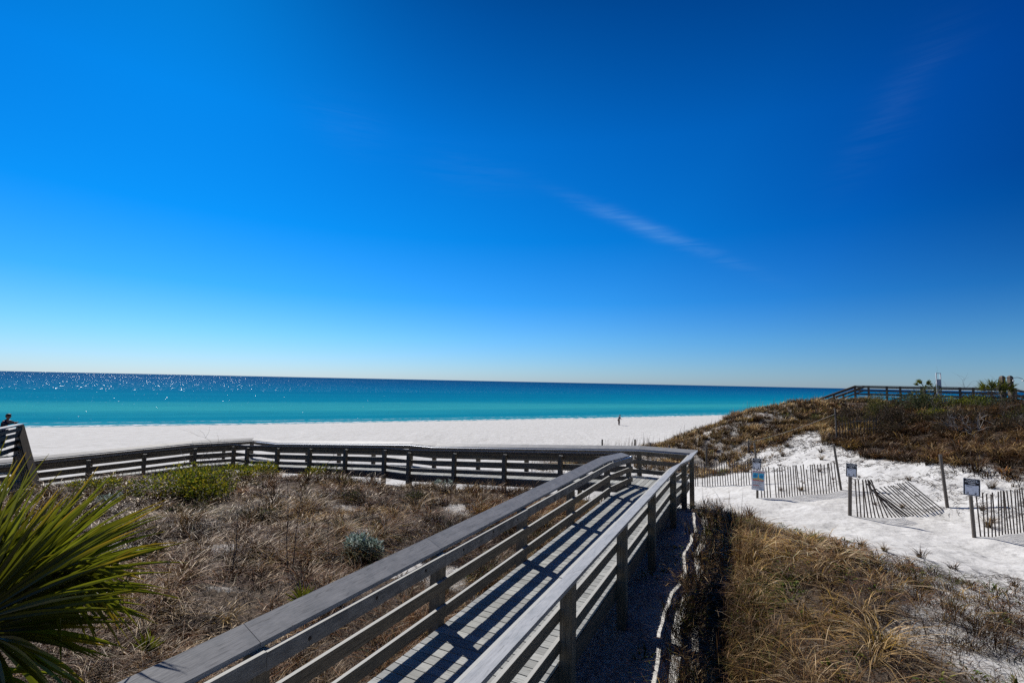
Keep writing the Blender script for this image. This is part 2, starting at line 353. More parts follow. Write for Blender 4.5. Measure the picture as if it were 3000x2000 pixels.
def seamat():
    m, nt, out = newmat('sea_water')
    g = N(nt, 'ShaderNodeNewGeometry'); pos = g.outputs['Position']
    d = N(nt, 'ShaderNodeAttribute'); d.attribute_name = 'shore'
    # swell-aligned coordinates
    mp = N(nt, 'ShaderNodeMapping'); mp.inputs['Rotation'].default_value = (0, 0, R_(-25)); L(nt, pos, mp.inputs[0])
    ms = N(nt, 'ShaderNodeMapping'); ms.inputs['Scale'].default_value = (.004, .035, 1); L(nt, mp.outputs[0], ms.inputs[0])
    nb = N(nt, 'ShaderNodeTexNoise', i_Scale=1.0, i_Detail=5.0, i_Roughness=.6); L(nt, ms.outputs[0], nb.inputs['Vector'])
    lg = math_(nt, 'MULTIPLY', math_(nt, 'LOGARITHM', math_(nt, 'ADD', math_(nt, 'MAXIMUM', d.outputs['Fac'], 0.0), 8.0), 10.0), .25)
    lg = math_(nt, 'ADD', lg, math_(nt, 'MULTIPLY', math_(nt, 'SUBTRACT', nb.outputs[0], .5), .15))
    cr = ramp(nt, [(.22, (.10, .33, .36)), (.27, (.015, .26, .35)), (.345, (.003, .215, .325)), (.43, (.030, .320, .375)), (.50, (.001, .20, .325)),
                   (.60, (.0, .135, .280)), (.70, (.0, .088, .23)), (.80, (.0, .066, .19)), (.95, (.0, .055, .165))])
    L(nt, lg, cr.inputs[0])
    # foam line
    mf = N(nt, 'ShaderNodeTexNoise', i_Scale=.12, i_Detail=4.0); L(nt, pos, mf.inputs['Vector'])
    f2 = N(nt, 'ShaderNodeTexNoise', i_Scale=.9, i_Detail=4.0); L(nt, pos, f2.inputs['Vector'])
    fd = math_(nt, 'ADD', d.outputs['Fac'], math_(nt, 'MULTIPLY', math_(nt, 'SUBTRACT', mf.outputs[0], .5), 4.0))
    fr = ramp(nt, [(.0, (1, 1, 1)), (.13, (.9, .9, .9)), (.24, (0, 0, 0)), (.46, (0, 0, 0)), (.50, (.55, .55, .55)), (.56, (0, 0, 0))]); L(nt, math_(nt, 'MULTIPLY', fd, 1 / 14.0), fr.inputs[0])
    fk = math_(nt, 'MULTIPLY', fr.outputs[0], ramp_out(nt, f2.outputs[0], .42, .58))
    c = mixc(nt, fk, cr.outputs[0], (.72, .74, .76))
    # fine wave grain in the colour of the facets
    mw = N(nt, 'ShaderNodeMapping'); mw.inputs['Scale'].default_value = (.10, .55, 1); L(nt, mp.outputs[0], mw.inputs[0])
    nw = N(nt, 'ShaderNodeTexNoise', i_Scale=1.0, i_Detail=7.0, i_Roughness=.7); L(nt, mw.outputs[0], nw.inputs['Vector'])
    wv = N(nt, 'ShaderNodeBump', i_Strength=.5, i_Distance=.8); L(nt, nw.outputs[0], wv.inputs['Height'])
    wr_ = ramp(nt, [(.3, (.80, .86, .90)), (.7, (1.2, 1.14, 1.1))]); L(nt, nw.outputs[0], wr_.inputs[0]); c = mixc(nt, 1.0, c, wr_.outputs[0], 'MULTIPLY')
    df = N(nt, 'ShaderNodeBsdfDiffuse'); L(nt, c, df.inputs[0]); L(nt, wv.outputs[0], df.inputs['Normal'])
    # sky reflection, kept low as through a polarising filter
    gl = N(nt, 'ShaderNodeBsdfGlossy', i_Roughness=.12); gl.inputs[0].default_value = (.25, .45, .7, 1)
    wv2 = N(nt, 'ShaderNodeBump', i_Strength=.12, i_Distance=.8); L(nt, nw.outputs[0], wv2.inputs['Height']); L(nt, wv2.outputs[0], gl.inputs['Normal'])
    m1 = N(nt, 'ShaderNodeMixShader'); m1.inputs[0].default_value = .06; L(nt, df.outputs[0], m1.inputs[1]); L(nt, gl.outputs[0], m1.inputs[2])
    # glitter: wavelet facets with random tilt, each a tiny mirror of the sun and sky; sparse by the shore, dense far out
    for k, (sx, sy, thr, d0, d1) in enumerate(((5.5, 2.6, .9990, -5, 90), (3.4, 1.0, .991, 50, 300), (1.5, .3, .84, 200, 1300), (.4, .05, .84, 1000, 99999))):
        mv = N(nt, 'ShaderNodeMapping'); mv.inputs['Scale'].default_value = (sx, sy, 1); mv.inputs['Location'].default_value = (k * 37.1, k * 11.3, 0); L(nt, mp.outputs[0], mv.inputs[0])
        vo = N(nt, 'ShaderNodeTexVoronoi', i_Scale=1.0); vo.voronoi_dimensions = '2D'; L(nt, mv.outputs[0], vo.inputs['Vector'])
        se = N(nt, 'ShaderNodeSeparateColor'); L(nt, vo.outputs['Color'], se.inputs[0])
        on = math_(nt, 'MULTIPLY', math_(nt, 'GREATER_THAN', se.outputs[0], thr), math_(nt, 'LESS_THAN', vo.outputs['Distance'], .30))
        on = math_(nt, 'MULTIPLY', on, math_(nt, 'MULTIPLY', math_(nt, 'GREATER_THAN', d.outputs['Fac'], d0), math_(nt, 'LESS_THAN', d.outputs['Fac'], d1)))
        cx = N(nt, 'ShaderNodeCombineXYZ')
        L(nt, math_(nt, 'MULTIPLY', math_(nt, 'SUBTRACT', se.outputs[1], .5), .8), cx.inputs[0])
        L(nt, math_(nt, 'MULTIPLY', math_(nt, 'SUBTRACT', se.outputs[2], .5), .8), cx.inputs[1]); cx.inputs[2].default_value = 1
        nm = N(nt, 'ShaderNodeVectorMath', operation='NORMALIZE'); L(nt, cx.outputs[0], nm.inputs[0])
        g2 = N(nt, 'ShaderNodeBsdfGlossy', i_Roughness=.14); g2.inputs[0].default_value = (1, 1, 1, 1); L(nt, nm.outputs[0], g2.inputs['Normal'])
        m2 = N(nt, 'ShaderNodeMixShader'); L(nt, math_(nt, 'MULTIPLY', on, .4), m2.inputs[0]); L(nt, m1.outputs[0], m2.inputs[1]); L(nt, g2.outputs[0], m2.inputs[2]); m1 = m2
    L(nt, m1.outputs[0], out.inputs[0]); return m
M['sea'] = seamat()

# ---------------------------------------------------------------- world, sun, camera
w = bpy.data.worlds.new('World'); scene.world = w; w.use_nodes = True; nt = w.node_tree; nt.nodes.clear()
out = N(nt, 'ShaderNodeOutputWorld'); bg = N(nt, 'ShaderNodeBackground', i_Strength=.1); L(nt, bg.outputs[0], out.inputs[0])
sky = N(nt, 'ShaderNodeTexSky'); sky.sky_type = 'NISHITA'; sky.sun_disc = False; sky.sun_elevation = SUN_EL; sky.sun_rotation = SUN_AZ
sky.altitude = 0; sky.air_density = 1.0; sky.dust_density = .3; sky.ozone_density = 4.0
tc = N(nt, 'ShaderNodeTexCoord'); D = tc.outputs['Generated']
nz = N(nt, 'ShaderNodeVectorMath', operation='NORMALIZE'); L(nt, D, nz.inputs[0]); D = nz.outputs[0]
sp = N(nt, 'ShaderNodeSeparateXYZ'); L(nt, D, sp.inputs[0])
dot = N(nt, 'ShaderNodeVectorMath', operation='DOT_PRODUCT'); L(nt, D, dot.inputs[0]); dot.inputs[1].default_value = SUN
# deep blue of a polarised winter sky: tint by height, unseen sky overhead and behind darkened further to cut fill in the shade
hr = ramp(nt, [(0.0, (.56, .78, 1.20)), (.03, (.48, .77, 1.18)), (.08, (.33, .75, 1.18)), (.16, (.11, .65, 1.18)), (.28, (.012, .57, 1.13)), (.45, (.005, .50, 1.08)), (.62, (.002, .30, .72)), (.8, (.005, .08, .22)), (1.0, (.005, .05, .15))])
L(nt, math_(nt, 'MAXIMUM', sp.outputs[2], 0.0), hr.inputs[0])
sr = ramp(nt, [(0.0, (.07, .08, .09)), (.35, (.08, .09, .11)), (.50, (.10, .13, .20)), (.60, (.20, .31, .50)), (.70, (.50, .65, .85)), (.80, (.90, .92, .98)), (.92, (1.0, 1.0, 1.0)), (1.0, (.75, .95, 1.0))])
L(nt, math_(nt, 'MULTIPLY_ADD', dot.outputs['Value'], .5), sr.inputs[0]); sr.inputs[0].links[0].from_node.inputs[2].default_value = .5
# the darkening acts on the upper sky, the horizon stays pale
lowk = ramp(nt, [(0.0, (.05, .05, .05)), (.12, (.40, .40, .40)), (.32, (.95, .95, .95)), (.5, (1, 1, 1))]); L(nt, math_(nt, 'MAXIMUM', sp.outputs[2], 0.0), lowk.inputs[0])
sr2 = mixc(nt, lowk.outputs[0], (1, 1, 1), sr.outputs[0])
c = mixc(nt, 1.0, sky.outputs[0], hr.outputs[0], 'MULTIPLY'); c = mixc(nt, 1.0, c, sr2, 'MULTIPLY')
# cirrus wisps
mpw = N(nt, 'ShaderNodeMapping'); mpw.inputs['Rotation'].default_value = (0, R_(14), R_(18)); mpw.inputs['Scale'].default_value = (2.2, 2.2, 16); L(nt, D, mpw.inputs[0])
cn = N(nt, 'ShaderNodeTexNoise', i_Scale=1.4, i_Detail=8.0, i_Roughness=.6, i_Distortion=.5); L(nt, mpw.outputs[0], cn.inputs['Vector'])
def wisp(center, axis, halfl, halfw, amt):
    """soft streak on the dome: centre direction, axis direction"""
    cvec = Vector(center).normalized(); ax = Vector(axis); ax = (ax - cvec * ax.dot(cvec)).normalized(); nn = cvec.cross(ax)
    def dp(vec):
        n = N(nt, 'ShaderNodeVectorMath', operation='DOT_PRODUCT'); L(nt, D, n.inputs[0]); n.inputs[1].default_value = vec; return n.outputs['Value']
    la = math_(nt, 'DIVIDE', dp(ax), halfl); lw = math_(nt, 'DIVIDE', math_(nt, 'ADD', dp(nn), math_(nt, 'MULTIPLY', math_(nt, 'SUBTRACT', cn.outputs[0], .5), halfw * 2.2)), halfw)
    r2 = math_(nt, 'ADD', math_(nt, 'POWER', math_(nt, 'ABSOLUTE', la), 2.0), math_(nt, 'POWER', math_(nt, 'ABSOLUTE', lw), 2.0))
    fall = math_(nt, 'POWER', 2.718, math_(nt, 'MULTIPLY', r2, -1.0))
    front = math_(nt, 'GREATER_THAN', dp(cvec), 0.0)
    return math_(nt, 'MULTIPLY', math_(nt, 'MULTIPLY', fall, front), amt)
WISPS = []
def pxdir(x, y):
    p = R_(4.709); f = 1420.; r = math.atan(.0206)
    F = Vector((0, math.cos(p), math.sin(p))); U = Vector((0, -math.sin(p), math.cos(p))); X = Vector((1, 0, 0))
    Rr = X * math.cos(r) + U * math.sin(r); Ur = U * math.cos(r) - X * math.sin(r)
    return (F + Rr * ((x - 1500) / f) - Ur * ((y - 1000) / f)).normalized()
def dirv(az, el): a = R_(az); e = R_(el); return Vector((math.sin(a) * math.cos(e), math.cos(a) * math.cos(e), math.sin(e)))
for (az0, el0), (az1, el1), hw, amt in (((7, 21.2), (25.5, 12.8), .012, .22), ((35, 20), (44, 31), .03, .028), ((-12, 24.5), (2, 23), .03, .025), ((-15, 26), (-25, 28), .035, .02)):
    a = dirv(az0, el0); b = dirv(az1, el1)
    WISPS.append(wisp((a + b) / 2, b - a, (b - a).length * .42, hw, amt))
fb = N(nt, 'ShaderNodeMapping'); fb.inputs['Rotation'].default_value = (0, R_(22), R_(18)); fb.inputs['Scale'].default_value = (5, 5, 60); L(nt, D, fb.inputs[0])
fn = N(nt, 'ShaderNodeTexNoise', i_Scale=1.5, i_Detail=9.0, i_Roughness=.62, i_Distortion=.8); L(nt, fb.outputs[0], fn.inputs['Vector'])
fk_ = ramp_out(nt, fn.outputs[0], .34, .66)
for ws in WISPS: c = mixc(nt, math_(nt, 'MULTIPLY', ws, fk_), c, (3.0, 5.6, 9.0))
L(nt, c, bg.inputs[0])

sl = bpy.data.lights.new('sun', 'SUN'); sl.energy = 5.0; sl.angle = R_(.5); sl.color = (1, .955, .89)
so = bpy.data.objects.new('sun', sl); COL.objects.link(so); so.rotation_euler = SUN.to_track_quat('Z', 'Y').to_euler(); so.location = SUN * 50

cd = bpy.data.cameras.new('camera'); cam = bpy.data.objects.new('camera', cd); COL.objects.link(cam); scene.camera = cam
cd.sensor_fit = 'HORIZONTAL'; cd.sensor_width = 36; cd.lens = 1420 / 3000 * 36; cd.clip_start = .1; cd.clip_end = 60000
cam.matrix_world = Matrix.Translation((0, 0, 8)) @ Matrix.Rotation(R_(90 + 4.709), 4, 'X') @ Matrix.Rotation(math.atan(.0206), 4, 'Z')
scene.view_settings.view_transform = 'Standard'; scene.view_settings.look = 'None'; scene.view_settings.exposure = 0; scene.view_settings.gamma = 1
scene.render.engine = 'CYCLES'; scene.cycles.use_denoising = False; scene.cycles.use_adaptive_sampling = False; scene.cycles.max_bounces = 6; scene.cycles.diffuse_bounces = 3; scene.cycles.transmission_bounces = 3
scene.cycles.sample_clamp_indirect = 3; scene.cycles.sample_clamp_direct = 12

# ---------------------------------------------------------------- ground and sea
def axis(fine0, fine1, step, lo, hi):
    a = list(np.arange(fine0, fine1, step)); st = step
    x = fine1; right = []
    while x < hi: right.append(x); st = min(st * 1.09, 60); x += st
    right.append(hi); st = step; x = fine0; left = []
    while x > lo: st = min(st * 1.09, 60); x -= st; left.append(max(x, lo))
    return np.array(sorted(set(left)) + a + right)
def gridmesh(name, xs, ys, zf, attrs, mat):
    X, Y = np.meshgrid(xs, ys); Z = zf(X, Y); nx, ny = len(xs), len(ys)
    co = np.stack([X, Y, Z], -1).reshape(-1, 3).astype(np.float32)
    me = bpy.data.meshes.new(name); me.vertices.add(len(co)); me.vertices.foreach_set('co', co.ravel())
    i = np.arange(nx * ny).reshape(ny, nx); q = np.stack([i[:-1, :-1], i[:-1, 1:], i[1:, 1:], i[1:, :-1]], -1).reshape(-1, 4)
    me.loops.add(q.size); me.loops.foreach_set('vertex_index', q.ravel().astype(np.int32))
    me.polygons.add(len(q)); me.polygons.foreach_set('loop_start', np.arange(0, q.size, 4, dtype=np.int32))
    me.polygons.foreach_set('use_smooth', np.ones(len(q), bool))
    me.update(calc_edges=True)
    for k, f in attrs.items():
        at = me.attributes.new(k, 'FLOAT', 'POINT'); at.data.foreach_set('value', f(X, Y).ravel().astype(np.float32))
    me.materials.append(mat); o = bpy.data.objects.new(name, me); COL.objects.link(o); o['kind'] = 'structure'; return o
gx = axis(-22, 24, .16, -900, 900); gy = axis(1.5, 38, .16, -250, 620)
gridmesh('sand_ground', gx, gy, ground, {'veg': veg, 'shore': shore_d}, M['sand'])
GZ = ground(*np.meshgrid(gx, gy))
def ground(x, y):                                     # from here on, heights are read off the finished sheet
    x = np.clip(np.atleast_1d(np.asarray(x, float)), gx[0], gx[-1] - 1e-6); y = np.clip(np.atleast_1d(np.asarray(y, float)), gy[0], gy[-1] - 1e-6)
    i = np.clip(np.searchsorted(gx, x, 'right') - 1, 0, len(gx) - 2); j = np.clip(np.searchsorted(gy, y, 'right') - 1, 0, len(gy) - 2)
    fx = (x - gx[i]) / (gx[i + 1] - gx[i]); fy = (y - gy[j]) / (gy[j + 1] - gy[j])
    return (GZ[j, i] * (1 - fx) + GZ[j, i + 1] * fx) * (1 - fy) + (GZ[j + 1, i] * (1 - fx) + GZ[j + 1, i + 1] * fx) * fy
sx = np.array(sorted(set(list(np.arange(-150, 160, 3.)) + list(np.concatenate([s * np.geomspace(160, 40000, 60) for s in (-1, 1)])))))
sy = np.array(sorted(set(list(np.arange(20, 200, 2.)) + list(np.geomspace(200, 50000, 90)) + list(-np.geomspace(10, 9000, 30)))))
gridmesh('sea', sx, sy, lambda X, Y: X * 0.0, {'shore': lambda X, Y: -shore_d(X, Y)}, M['sea'])
# ---------------------------------------------------------------- boardwalk
def V3(p, z): return Vector((p[0], p[1], z))
class Run:
    """railing along a polyline of the outer cap edge; stations = (xy, deck z, inward mitre vector)"""
    def __init__(s): s.st = []
    def add(s, p, z, m): s.st.append((np.array(p, float), z, np.array(m, float)))
    def off(s, i, k): p, z, m = s.st[i]; return p + m * k
def stations(breaks, first_last_m, maxstep=2.44):
    """breaks: list of (xy, z); returns stations with intermediate posts; normal per segment, mitre at the ends given"""
    out = []
    for i in range(len(breaks) - 1):
        (a, za), (b, zb) = breaks[i], breaks[i + 1]; a = np.array(a); b = np.array(b); n = max(1, int(math.ceil(np.linalg.norm(b - a) / maxstep - .05)))
        for k in range(n): out.append((a + (b - a) * k / n, za + (zb - za) * k / n))
    out.append((np.array(breaks[-1][0]), breaks[-1][1])); return out
HAND = (.695, .835); MID = (.405, .54); LOW = (.09, .23)
walk = thing('boardwalk', 'weathered wooden boardwalk with slatted railings that turns left above the beach', 'boardwalk', (*SC(6, -2.57), 5.11))
def mk(st, normal, m0, m1):
    r = Run()
    for i, (p, z) in enumerate(st): r.add(p, z, m0 if i == 0 else (m1 if i == len(st) - 1 else normal))
    return r
def railing(r, inner, posts=True, hand='hand', skip_first_post=False, cap=True):
    n = len(r.st)
    for i in range(n - 1):
        (p, z, m), (q, z2, m2) = r.st[i], r.st[i + 1]
        d = (q - p) / np.linalg.norm(q - p); g = .0025
        def sec(a, zz, o0, o1, h0, h1, e):   # rectangular section between offsets and heights
            A = r.off(a, o0) + d * e; B = r.off(a, o1) + d * e
            return A, B
        # sloping cap board
        ew = .978; iw = .885; th = .04
        A0 = r.off(i, 0) + d * g; B0 = r.off(i, .21) + d * g; A1 = r.off(i + 1, 0) - d * g; B1 = r.off(i + 1, .21) - d * g
        mb = MB(); mb.quadbox([V3(A0, z + ew - th), V3(B0, z + iw - th), V3(B0, z + iw), V3(A0, z + ew), V3(A1, z2 + ew - th), V3(B1, z2 + iw - th), V3(B1, z2 + iw), V3(A1, z2 + ew)])
        mb.build('cap_rail', M['cap'], walk)
        for nm, (h0, h1), mt in (('handrail', HAND, hand), ('rail_board', MID, 'wood'), ('rail_board', LOW, 'wood')):
            o0, o1 = (.251, .290)
            jit = random.uniform(-.006, .006)
            A0 = r.off(i, o0) + d * g; B0 = r.off(i, o1) + d * g; A1 = r.off(i + 1, o0) - d * g; B1 = r.off(i + 1, o1) - d * g
            mb = MB(); mb.quadbox([V3(A0, z + h0 + jit), V3(B0, z + h0 + jit), V3(B0, z + h1 + jit), V3(A0, z + h1 + jit), V3(A1, z2 + h0 + jit), V3(B1, z2 + h0 + jit), V3(B1, z2 + h1 + jit), V3(A1, z2 + h1 + jit)])
            if nm == 'handrail':
                Ln = np.linalg.norm(q - p); k = max(1, int(Ln / .62)); mv = r.st[i][2] if i else r.st[min(1, n - 1)][2]; mv = mv / np.linalg.norm(mv)
                for j in range(k):
                    t = (j + .5) / k; c = V3(p + (q - p) * t + mv * .289, z + (z2 - z) * t + (h0 + h1) / 2 + random.uniform(-.02, .02))
                    mb.tube([c, c + V3(mv * .006, 0)], .017, 8, mi=1)
                mb.build(nm, [M[mt], M['bolt']], walk)
            else: mb.build(nm, M[mt], walk)
        # board under the outer lip of the cap
        h0, h1 = .85, .895
        A0 = r.off(i, .072) + d * g; B0 = r.off(i, .110) + d * g; A1 = r.off(i + 1, .072) - d * g; B1 = r.off(i + 1, .110) - d * g
        mb = MB(); mb.quadbox([V3(A0, z + h0), V3(B0, z + h0), V3(B0, z + h1), V3(A0, z + h1), V3(A1, z2 + h0), V3(B1, z2 + h0), V3(B1, z2 + h1), V3(A1, z2 + h1)])
        mb.build('fascia_board', M['wood_dark'], walk)
        # joist face under the deck
        mb = MB(); A0 = r.off(i, .251); B0 = r.off(i, .289); A1 = r.off(i + 1, .251); B1 = r.off(i + 1, .289)
        mb.quadbox([V3(A0, z - .28), V3(B0, z - .28), V3(B0, z - .042), V3(A0, z - .042), V3(A1, z2 - .28), V3(B1, z2 - .28), V3(B1, z2 - .042), V3(A1, z2 - .042)])
        mb.build('rim_joist', M['wood_dark'], walk)
    for i in range(n):
        if skip_first_post and i == 0: continue
        p, z, m = r.st[i]; c = r.off(i, .181); bz = gz(*c) - .35
        mm = r.st[min(max(i, 1), n - 2)][2]; mm = mm / np.linalg.norm(mm); t = np.array([-mm[1], mm[0]]); hw = .0685
        cor = [c - mm * hw - t * hw, c + mm * hw - t * hw, c + mm * hw + t * hw, c - mm * hw + t * hw]
        mb = MB(); top = z + .82
        mb.quadbox([V3(k, bz) for k in cor] + [V3(k, top) for k in cor]); mb.build('post', M['wood'], walk)
ZA, ZB, ZC, ZD, ZE = 5.06, 4.893, 4.339, 3.777, 3.32
S0, SB, SE, SN, SF = -2.19, 12.9, 15.1, 15.24, 17.3
CL, CR = -3.66, -1.62
CT = -23.65                                           # far corner where the walk turns along the shore
D3 = -(U2 * .9 + V2 * .44); D3 /= np.linalg.norm(D3)
N3 = -U2 * .44 + V2 * .9; N3 /= np.linalg.norm(N3); N3 = N3 if np.dot(N3, -U2) > 0 else -N3
def miter(n1, n2): s = n1 + n2; return s / (1 + np.dot(n1, n2)) if abs(1 + np.dot(n1, n2)) > 1e-6 else n1
far_c = SC(SF, CT)
# inner corner of the turn
def isect(p, d, q, e):
    a = np.array([[d[0], -e[0]], [d[1], -e[1]]]); t = np.linalg.solve(a, np.array(q) - np.array(p)); return np.array(p) + d * t[0]
N3 = np.array([-D3[1], D3[0]]); N3 = N3 if np.dot(N3, -U2) > 0 else -N3
near_c = isect(SC(SN, 0), V2, far_c + N3 * 2.06, D3)
def posts_A(c, ends):
    ss = [S0 + 2.44 * k for k in range(7)]  # -2.19 .. 12.45
    return ss
pa = [(SC(s, CL), ZA) for s in [-2.19, .25, 2.69, 5.13, 7.56, 10.0, SB]] + [(SC(SN, CL), ZB)]
left = mk(pa, V2, V2, miter(V2, U2)); railing(left, V2)
pr = [(SC(s, CR), ZA) for s in [-2.19, .25, 2.69, 5.13, 7.56, 10.0, SB]] + [(SC(SE, CR), ZB), (SC(SF, CR), ZB)]
right = mk(pr, -V2, -V2, miter(-V2, -U2)); railing(right, -V2)
seg2 = [(-3.49, ZB), (-11.98, ZC), (-13.2, ZC), (-21.5, ZD)]
fr = stations([(SC(SF, CR), ZB)] + [(SC(SF, c), z) for c, z in seg2] + [(far_c, ZD)], None)
far = mk(fr, -U2, miter(-V2, -U2), miter(-U2, N3)); railing(far, -U2, skip_first_post=True, hand='wood')
nr = stations([(SC(SN, CL), ZB)] + [(SC(SN, c), z) for c, z in seg2[1:]] + [(near_c, ZD)], None)
near = mk(nr, U2, miter(V2, U2), miter(U2, -N3)); railing(near, U2, skip_first_post=True, hand='wood')
e1 = far_c + D3 * 2.75; e2 = far_c + D3 * 10.2
f3 = stations([(far_c, ZD), (e1, ZD), (e2, ZE)], None)
railing(mk(f3, N3, miter(-U2, N3), N3), N3, skip_first_post=True, hand='wood')
n3 = stations([(near_c, ZD), (e1 + N3 * 2.06, ZD), (e2 + N3 * 2.06, ZE)], None)
railing(mk(n3, -N3, miter(U2, -N3), -N3), -N3, skip_first_post=True, hand='wood')
# deck planks
mb = MB(); g = .0065; th = .038
def plank(p0, p1, dirv, w, z0, z1):
    a = p0 + dirv * g; b = p0 + dirv * (w - g); c_ = p1 + dirv * g; d_ = p1 + dirv * (w - g); j = random.uniform(-.002, .002)
    z0 += j; z1 += j
    mb.quadbox([V3(a, z0 - th), V3(b, z1 - th), V3(b, z1), V3(a, z0), V3(c_, z0 - th), V3(d_, z1 - th), V3(d_, z1), V3(c_, z0)])
def zA(s): return float(np.interp(s, [SB, SE], [ZA, ZB]))
s = -2.2
while s < SN + .05: plank(SC(s, CL + .262), SC(s, CR - .262), U2, .1435, zA(s), zA(s + .1435)); s += .1435
def zB(c): return float(np.interp(-c, [3.49, 11.98, 13.2, 21.5], [ZB, ZC, ZC, ZD]))
c = CR - .262; s_start = s
while c > CT + .1:
    s0 = s_start if c > CL + .25 else SN + .262
    q = None
    if c < near_c @ V2 + .15:
        q = isect(SC(0, c), U2, far_c + N3 * 1.79, D3) @ U2; s0 = max(s0, q)
    if s0 < SF - .3: plank(SC(s0, c), SC(SF - .262, c), -V2, .1435, zB(c), zB(c - .1435))
    c -= .1435
t = 0.3
while t < 10.2:
    z = float(np.interp(t, [2.75, 10.2], [ZD, ZE])) - (.004 if t < 2 else 0)
    p0 = far_c + D3 * t + N3 * .262; p1 = far_c + D3 * t + N3 * (1.79 if t > 1.256 else .262 + 1.6 * t / 1.256 * .9)
    plank(p0, p1, D3, .1435, z, z); t += .1435
mb.build('deck', M['deck'], walk)
# metal handrail of the first landing, on brackets below the far cap
mb = MB(); pts = []
for cc, zz in ((-1.85, ZB), (-3.49, ZB), (-11.98, ZC), (-13.2, ZC), (-21.5, ZD), (-23.0, ZD)): pts.append(V3(SC(SF - .35, cc), zz + .845))
mb.tube(pts, .021, 8)
for i in range(len(pts) - 1):
    n = max(1, int((pts[i + 1] - pts[i]).length / 1.3))
    for k in range(n):
        p = pts[i].lerp(pts[i + 1], (k + .5) / n); mb.tube([p - Vector((0, 0, .02)), p - Vector((0, 0, .07)), p - Vector((0, 0, .07)) + V3(U2 * .066, 0)], .008, 5)
mb.build('pipe_handrail', M['metal'], walk, smooth=True)
mb = MB(); pts = [V3(SC(SE - 1.9, CL + .265), zA(SE - 1.9) + .845), V3(SC(SN + .05, CL + .265), ZB + .845), V3(SC(SN + .262, CL + .25), ZB + .845), V3(SC(SN + .265, CL + .10), ZB + .845)]
mb.tube(pts, .021, 8); mb.build('pipe_handrail', M['metal'], walk, smooth=True)

# ---------------------------------------------------------------- stairs at the left edge, with a boy leaning on the rail
stair = thing('beach_stairs', 'dark wooden walkway and stairs with slatted railing at the left edge', 'stairs', (-17.5, 17.2, 5.1))
def strail(a, b, z0, z1, mat='wood_dark', n=3, boards=((.06, .2), (.30, .44), (.54, .68), (.74, .86)), side=Vector((0, 0, 0))):
    a = Vector(a); b = Vector(b)
    for k in range(n + 1):
        t = k / n; p = a.lerp(b, t); z = z0 + (z1 - z0) * t
        mb = MB(); mb.bar((p.x, p.y, gz(p.x, p.y) - .3), (p.x, p.y, z + .93), .14, .14, up=(b - a).normalized()); mb.build('post', M[mat], stair)
    nrm = (b - a).cross(Vector((0, 0, 1))).normalized() * .09
    for h0, h1 in boards:
        mb = MB(); hh = (h0 + h1) / 2; mb.bar(Vector((a.x, a.y, z0 + hh)) + nrm, Vector((b.x, b.y, z1 + hh)) + nrm, .04, h1 - h0); mb.build('rail_board', M[mat], stair)
    mb = MB(); mb.bar((a.x, a.y, z0 + .955), (b.x, b.y, z1 + .955), .2, .045); mb.build('cap_rail', M['cap'] if abs(z1 - z0) < .1 else M['wood_dark'], stair)
PA = Vector((-16.4, 15.0, 0)); PB = Vector((-17.99, 18.0, 0)); dS = Vector((1.63, -1.0, 0)).normalized()
strail(PA, PB, 5.1, 5.1, n=2)
strail((-17.99, 18.02, 0), tuple(Vector((-17.99, 18.02, 0)) + dS * 2.6), 5.08, 2.95, n=2)
inn = Vector((-.89, -.46, 0)).normalized()
mb = MB()
for k in range(22):
    p = PA.lerp(PB, 0) + (PB - PA).normalized() * (k * .145 - .1); mb.bar(p + Vector((0, 0, 5.08)) + inn * .1, p + Vector((0, 0, 5.08)) + inn * 2.2, .137, .04)
mb.build('deck', M['deck'], stair)
mb = MB(); nr_ = Vector((dS.y, -dS.x, 0)); nr_ = nr_ if nr_.x < 0 else -nr_
for k in range(17):
    t = k * .15 + .08; p = Vector((-17.99, 18.02, 0)) + dS * t + nr_ * .05; zt = 5.08 - (2.13 / 2.6) * t
    mb.bar((p.x, p.y, gz(p.x, p.y) - .1), (p.x, p.y, zt + .9), .14, .03, up=nr_)
mb.build('side_panel', M['wood_dark'], stair)
mb = MB()
for k in range(9):
    t = .14 + k * .29; p = Vector((-17.99, 18.02, 4.95 - k * .262)) + dS * t; mb.bar(p + nr_ * .1, p + nr_ * 1.7, .28, .045)
mb.build('treads', M['deck'], stair)
strail(tuple(PA + inn * 2.2), tuple(PB + inn * 2.2), 5.1, 5.1, n=2)

